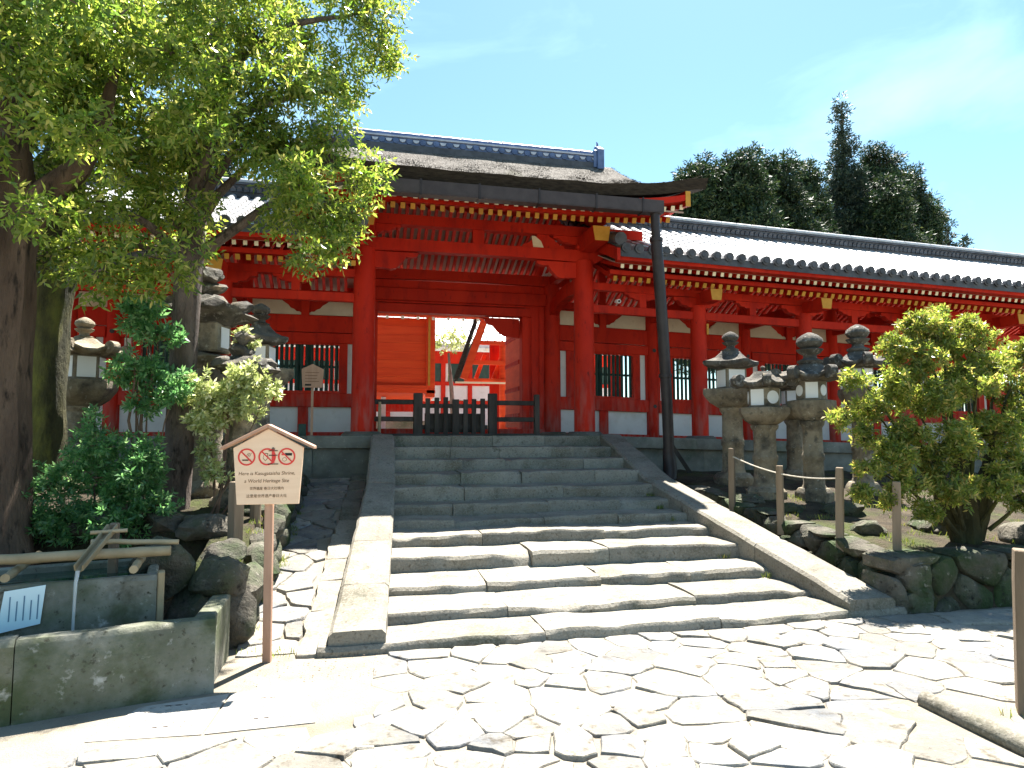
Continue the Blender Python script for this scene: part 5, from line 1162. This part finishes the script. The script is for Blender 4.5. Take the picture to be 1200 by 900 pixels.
for a in (((19.6, 36, 1.4), 16.9, 2.4, 'round-topped dark tree nearest the gate roof behind the gallery', 'leafE', False),
          ((22.2, 35, 1.4), 17.3, 2.3, 'bushy dark tree second from the gate roof behind the gallery', 'leafE', False),
          ((25.2, 36, 1.4), 17.6, 2.6, 'broad dark tree left of the tall pointed conifer', 'leafE', False),
          ((28.6, 38, 1.4), 18.2, 2.4, 'dark tree standing against the left flank of the tall pointed conifer', 'leafE', False),
          ((33.6, 40, 1.4), 24.2, 4.0, 'tallest sharply pointed conifer on the skyline behind the gallery', 'leafF', True),
          ((37.6, 41, 1.4), 21.6, 2.6, 'wide-crowned dark tree just right of the pointed conifer', 'leafE', False),
          ((40.3, 41, 1.4), 19.9, 2.3, 'stepped dark tree right of the widest crown', 'leafE', False),
          ((34.5, 37, 1.4), 17.2, 2.3, 'lower green tree filling the gap below the pointed conifer', 'leafE', False),
          ((42.6, 41.5, 1.4), 18.2, 2.2, 'shorter feathery conifer toward the right end of the tree row', 'leafF', True),
          ((45.0, 42.5, 1.4), 16.9, 1.9, 'small conifer second from the right end of the tree row', 'leafF', True),
          ((47.6, 43.5, 1.4), 16.0, 1.4, 'little pointed conifer at the right end of the tree row', 'leafF', True),
          ((8.5, 46, 1.4), 11.5, 4, 'green tree beyond the inner hall roof seen through the gateway', 'leafA', False),
          ((-3, 44, 1.4), 16, 4, 'dark tree behind the left gallery roof', 'leafE', False), ((-10, 40, 1.4), 18, 4, 'farther dark tree left of the gallery behind the canopy', 'leafE', False)):
    conifer(*a)
# pale flowering tree in the courtyard
ct = thing('courtyard_tree', (3.3, 23, 1.45), 'small pale yellow-green tree in the courtyard seen through the gateway', 'tree')
trunk(ct, [(3.2, 23, 1.4), (3.1, 23, 3.2), (3.0, 23, 4.4)], [.1, .07, .04], 'bark', 8)
crown('crown', ct, 'leafD', subclumps([(3.0, 23, 4.6, .5), (3.4, 23, 4.9, .45), (2.7, 23, 4.9, .35), (3.2, 23, 5.2, .4)], 4), 90, 7, .12, .06, .15)

# grass and moss tufts, fallen leaves
def tufts(spots, n, L_, W_):
    V = []
    for (x, y, z, r) in spots:
        for _ in range(n):
            a = U(0, 6.28); q = r*math.sqrt(U(0, 1)); p = Vector((x+q*math.cos(a), y+q*math.sin(a)*.8, z)); b = U(0, 6.28); s = Vector((math.cos(b), math.sin(b), 0)); d = Vector((U(-.6, .6), U(-.6, .6), 1)).normalized(); l = L_*U(.5, 1.2)
            V += [p-s*W_/2, p+s*W_/2, p+d*l+s*W_*.2, p+d*l-s*W_*.2]
    return V
sp_ = [(-.62, 5.25, 0, .12), (-.75, 5.3, 0, .1), (-.5, 5.2, 0, .1)]
for i in range(26): y = U(5.5, 9.5); sp_.append((-.78+U(-.05, .06), y, pz(0, y)+.0, .06))
for i in range(16): y = U(5.6, 9); sp_.append((-1.0+U(-.1, .1), y, zl(-1, y), .1))
for i in range(8): k_ = random.randint(1, 7); sp_.append((U(3.9, 4.1), Ys[k_]-.02, Zt[k_-1]+.005, .05))
for i in range(14): sp_.append((U(3.5, 5.5), U(2.6, 3.4), 0, .12))
for i in range(40): sp_.append((U(4.95, 8), U(5.3, 8.5), 0, .12)); sp_[-1] = sp_[-1][:2]+(zr(*sp_[-1][:2]),)+sp_[-1][3:]
V = tufts(sp_, 26, .055, .006); inst('grass_tufts', npmesh('grass_tufts', V, np.arange(len(V)).reshape(-1, 4), 'grass'), None, (0, 0, 0), label='small green and dry grass tufts along wall feet and banks', cat='grass', kind='stuff')
nl = 300; V = []
for i in range(nl):
    if i % 3 == 0: x, y = U(-.7, .2), U(4.6, 5.1); z = .012
    elif i % 3 == 1: x, y = U(4.95, 9), U(5.3, 9.5); z = zr(x, y)+.012
    else: x, y = U(-3, -.95), U(6.5, 10); z = zl(x, y)+.012
    a = U(0, 6.28); s = U(.005, .011) if i % 3 == 0 else U(.01, .022); p = Vector((x, y, z)); u1 = Vector((math.cos(a), math.sin(a), U(-.3, .3)))*s; u2 = Vector((-math.sin(a), math.cos(a), U(-.3, .3)))*s*.5; V += [p-u1, p+u2, p+u1, p-u2]
inst('fallen_leaves', npmesh('fallen_leaves', V, np.arange(len(V)).reshape(-1, 4), 'twig'), None, (0, 0, 0), label='scattered brown fallen leaves on the banks and sand', cat='leaves', kind='stuff')
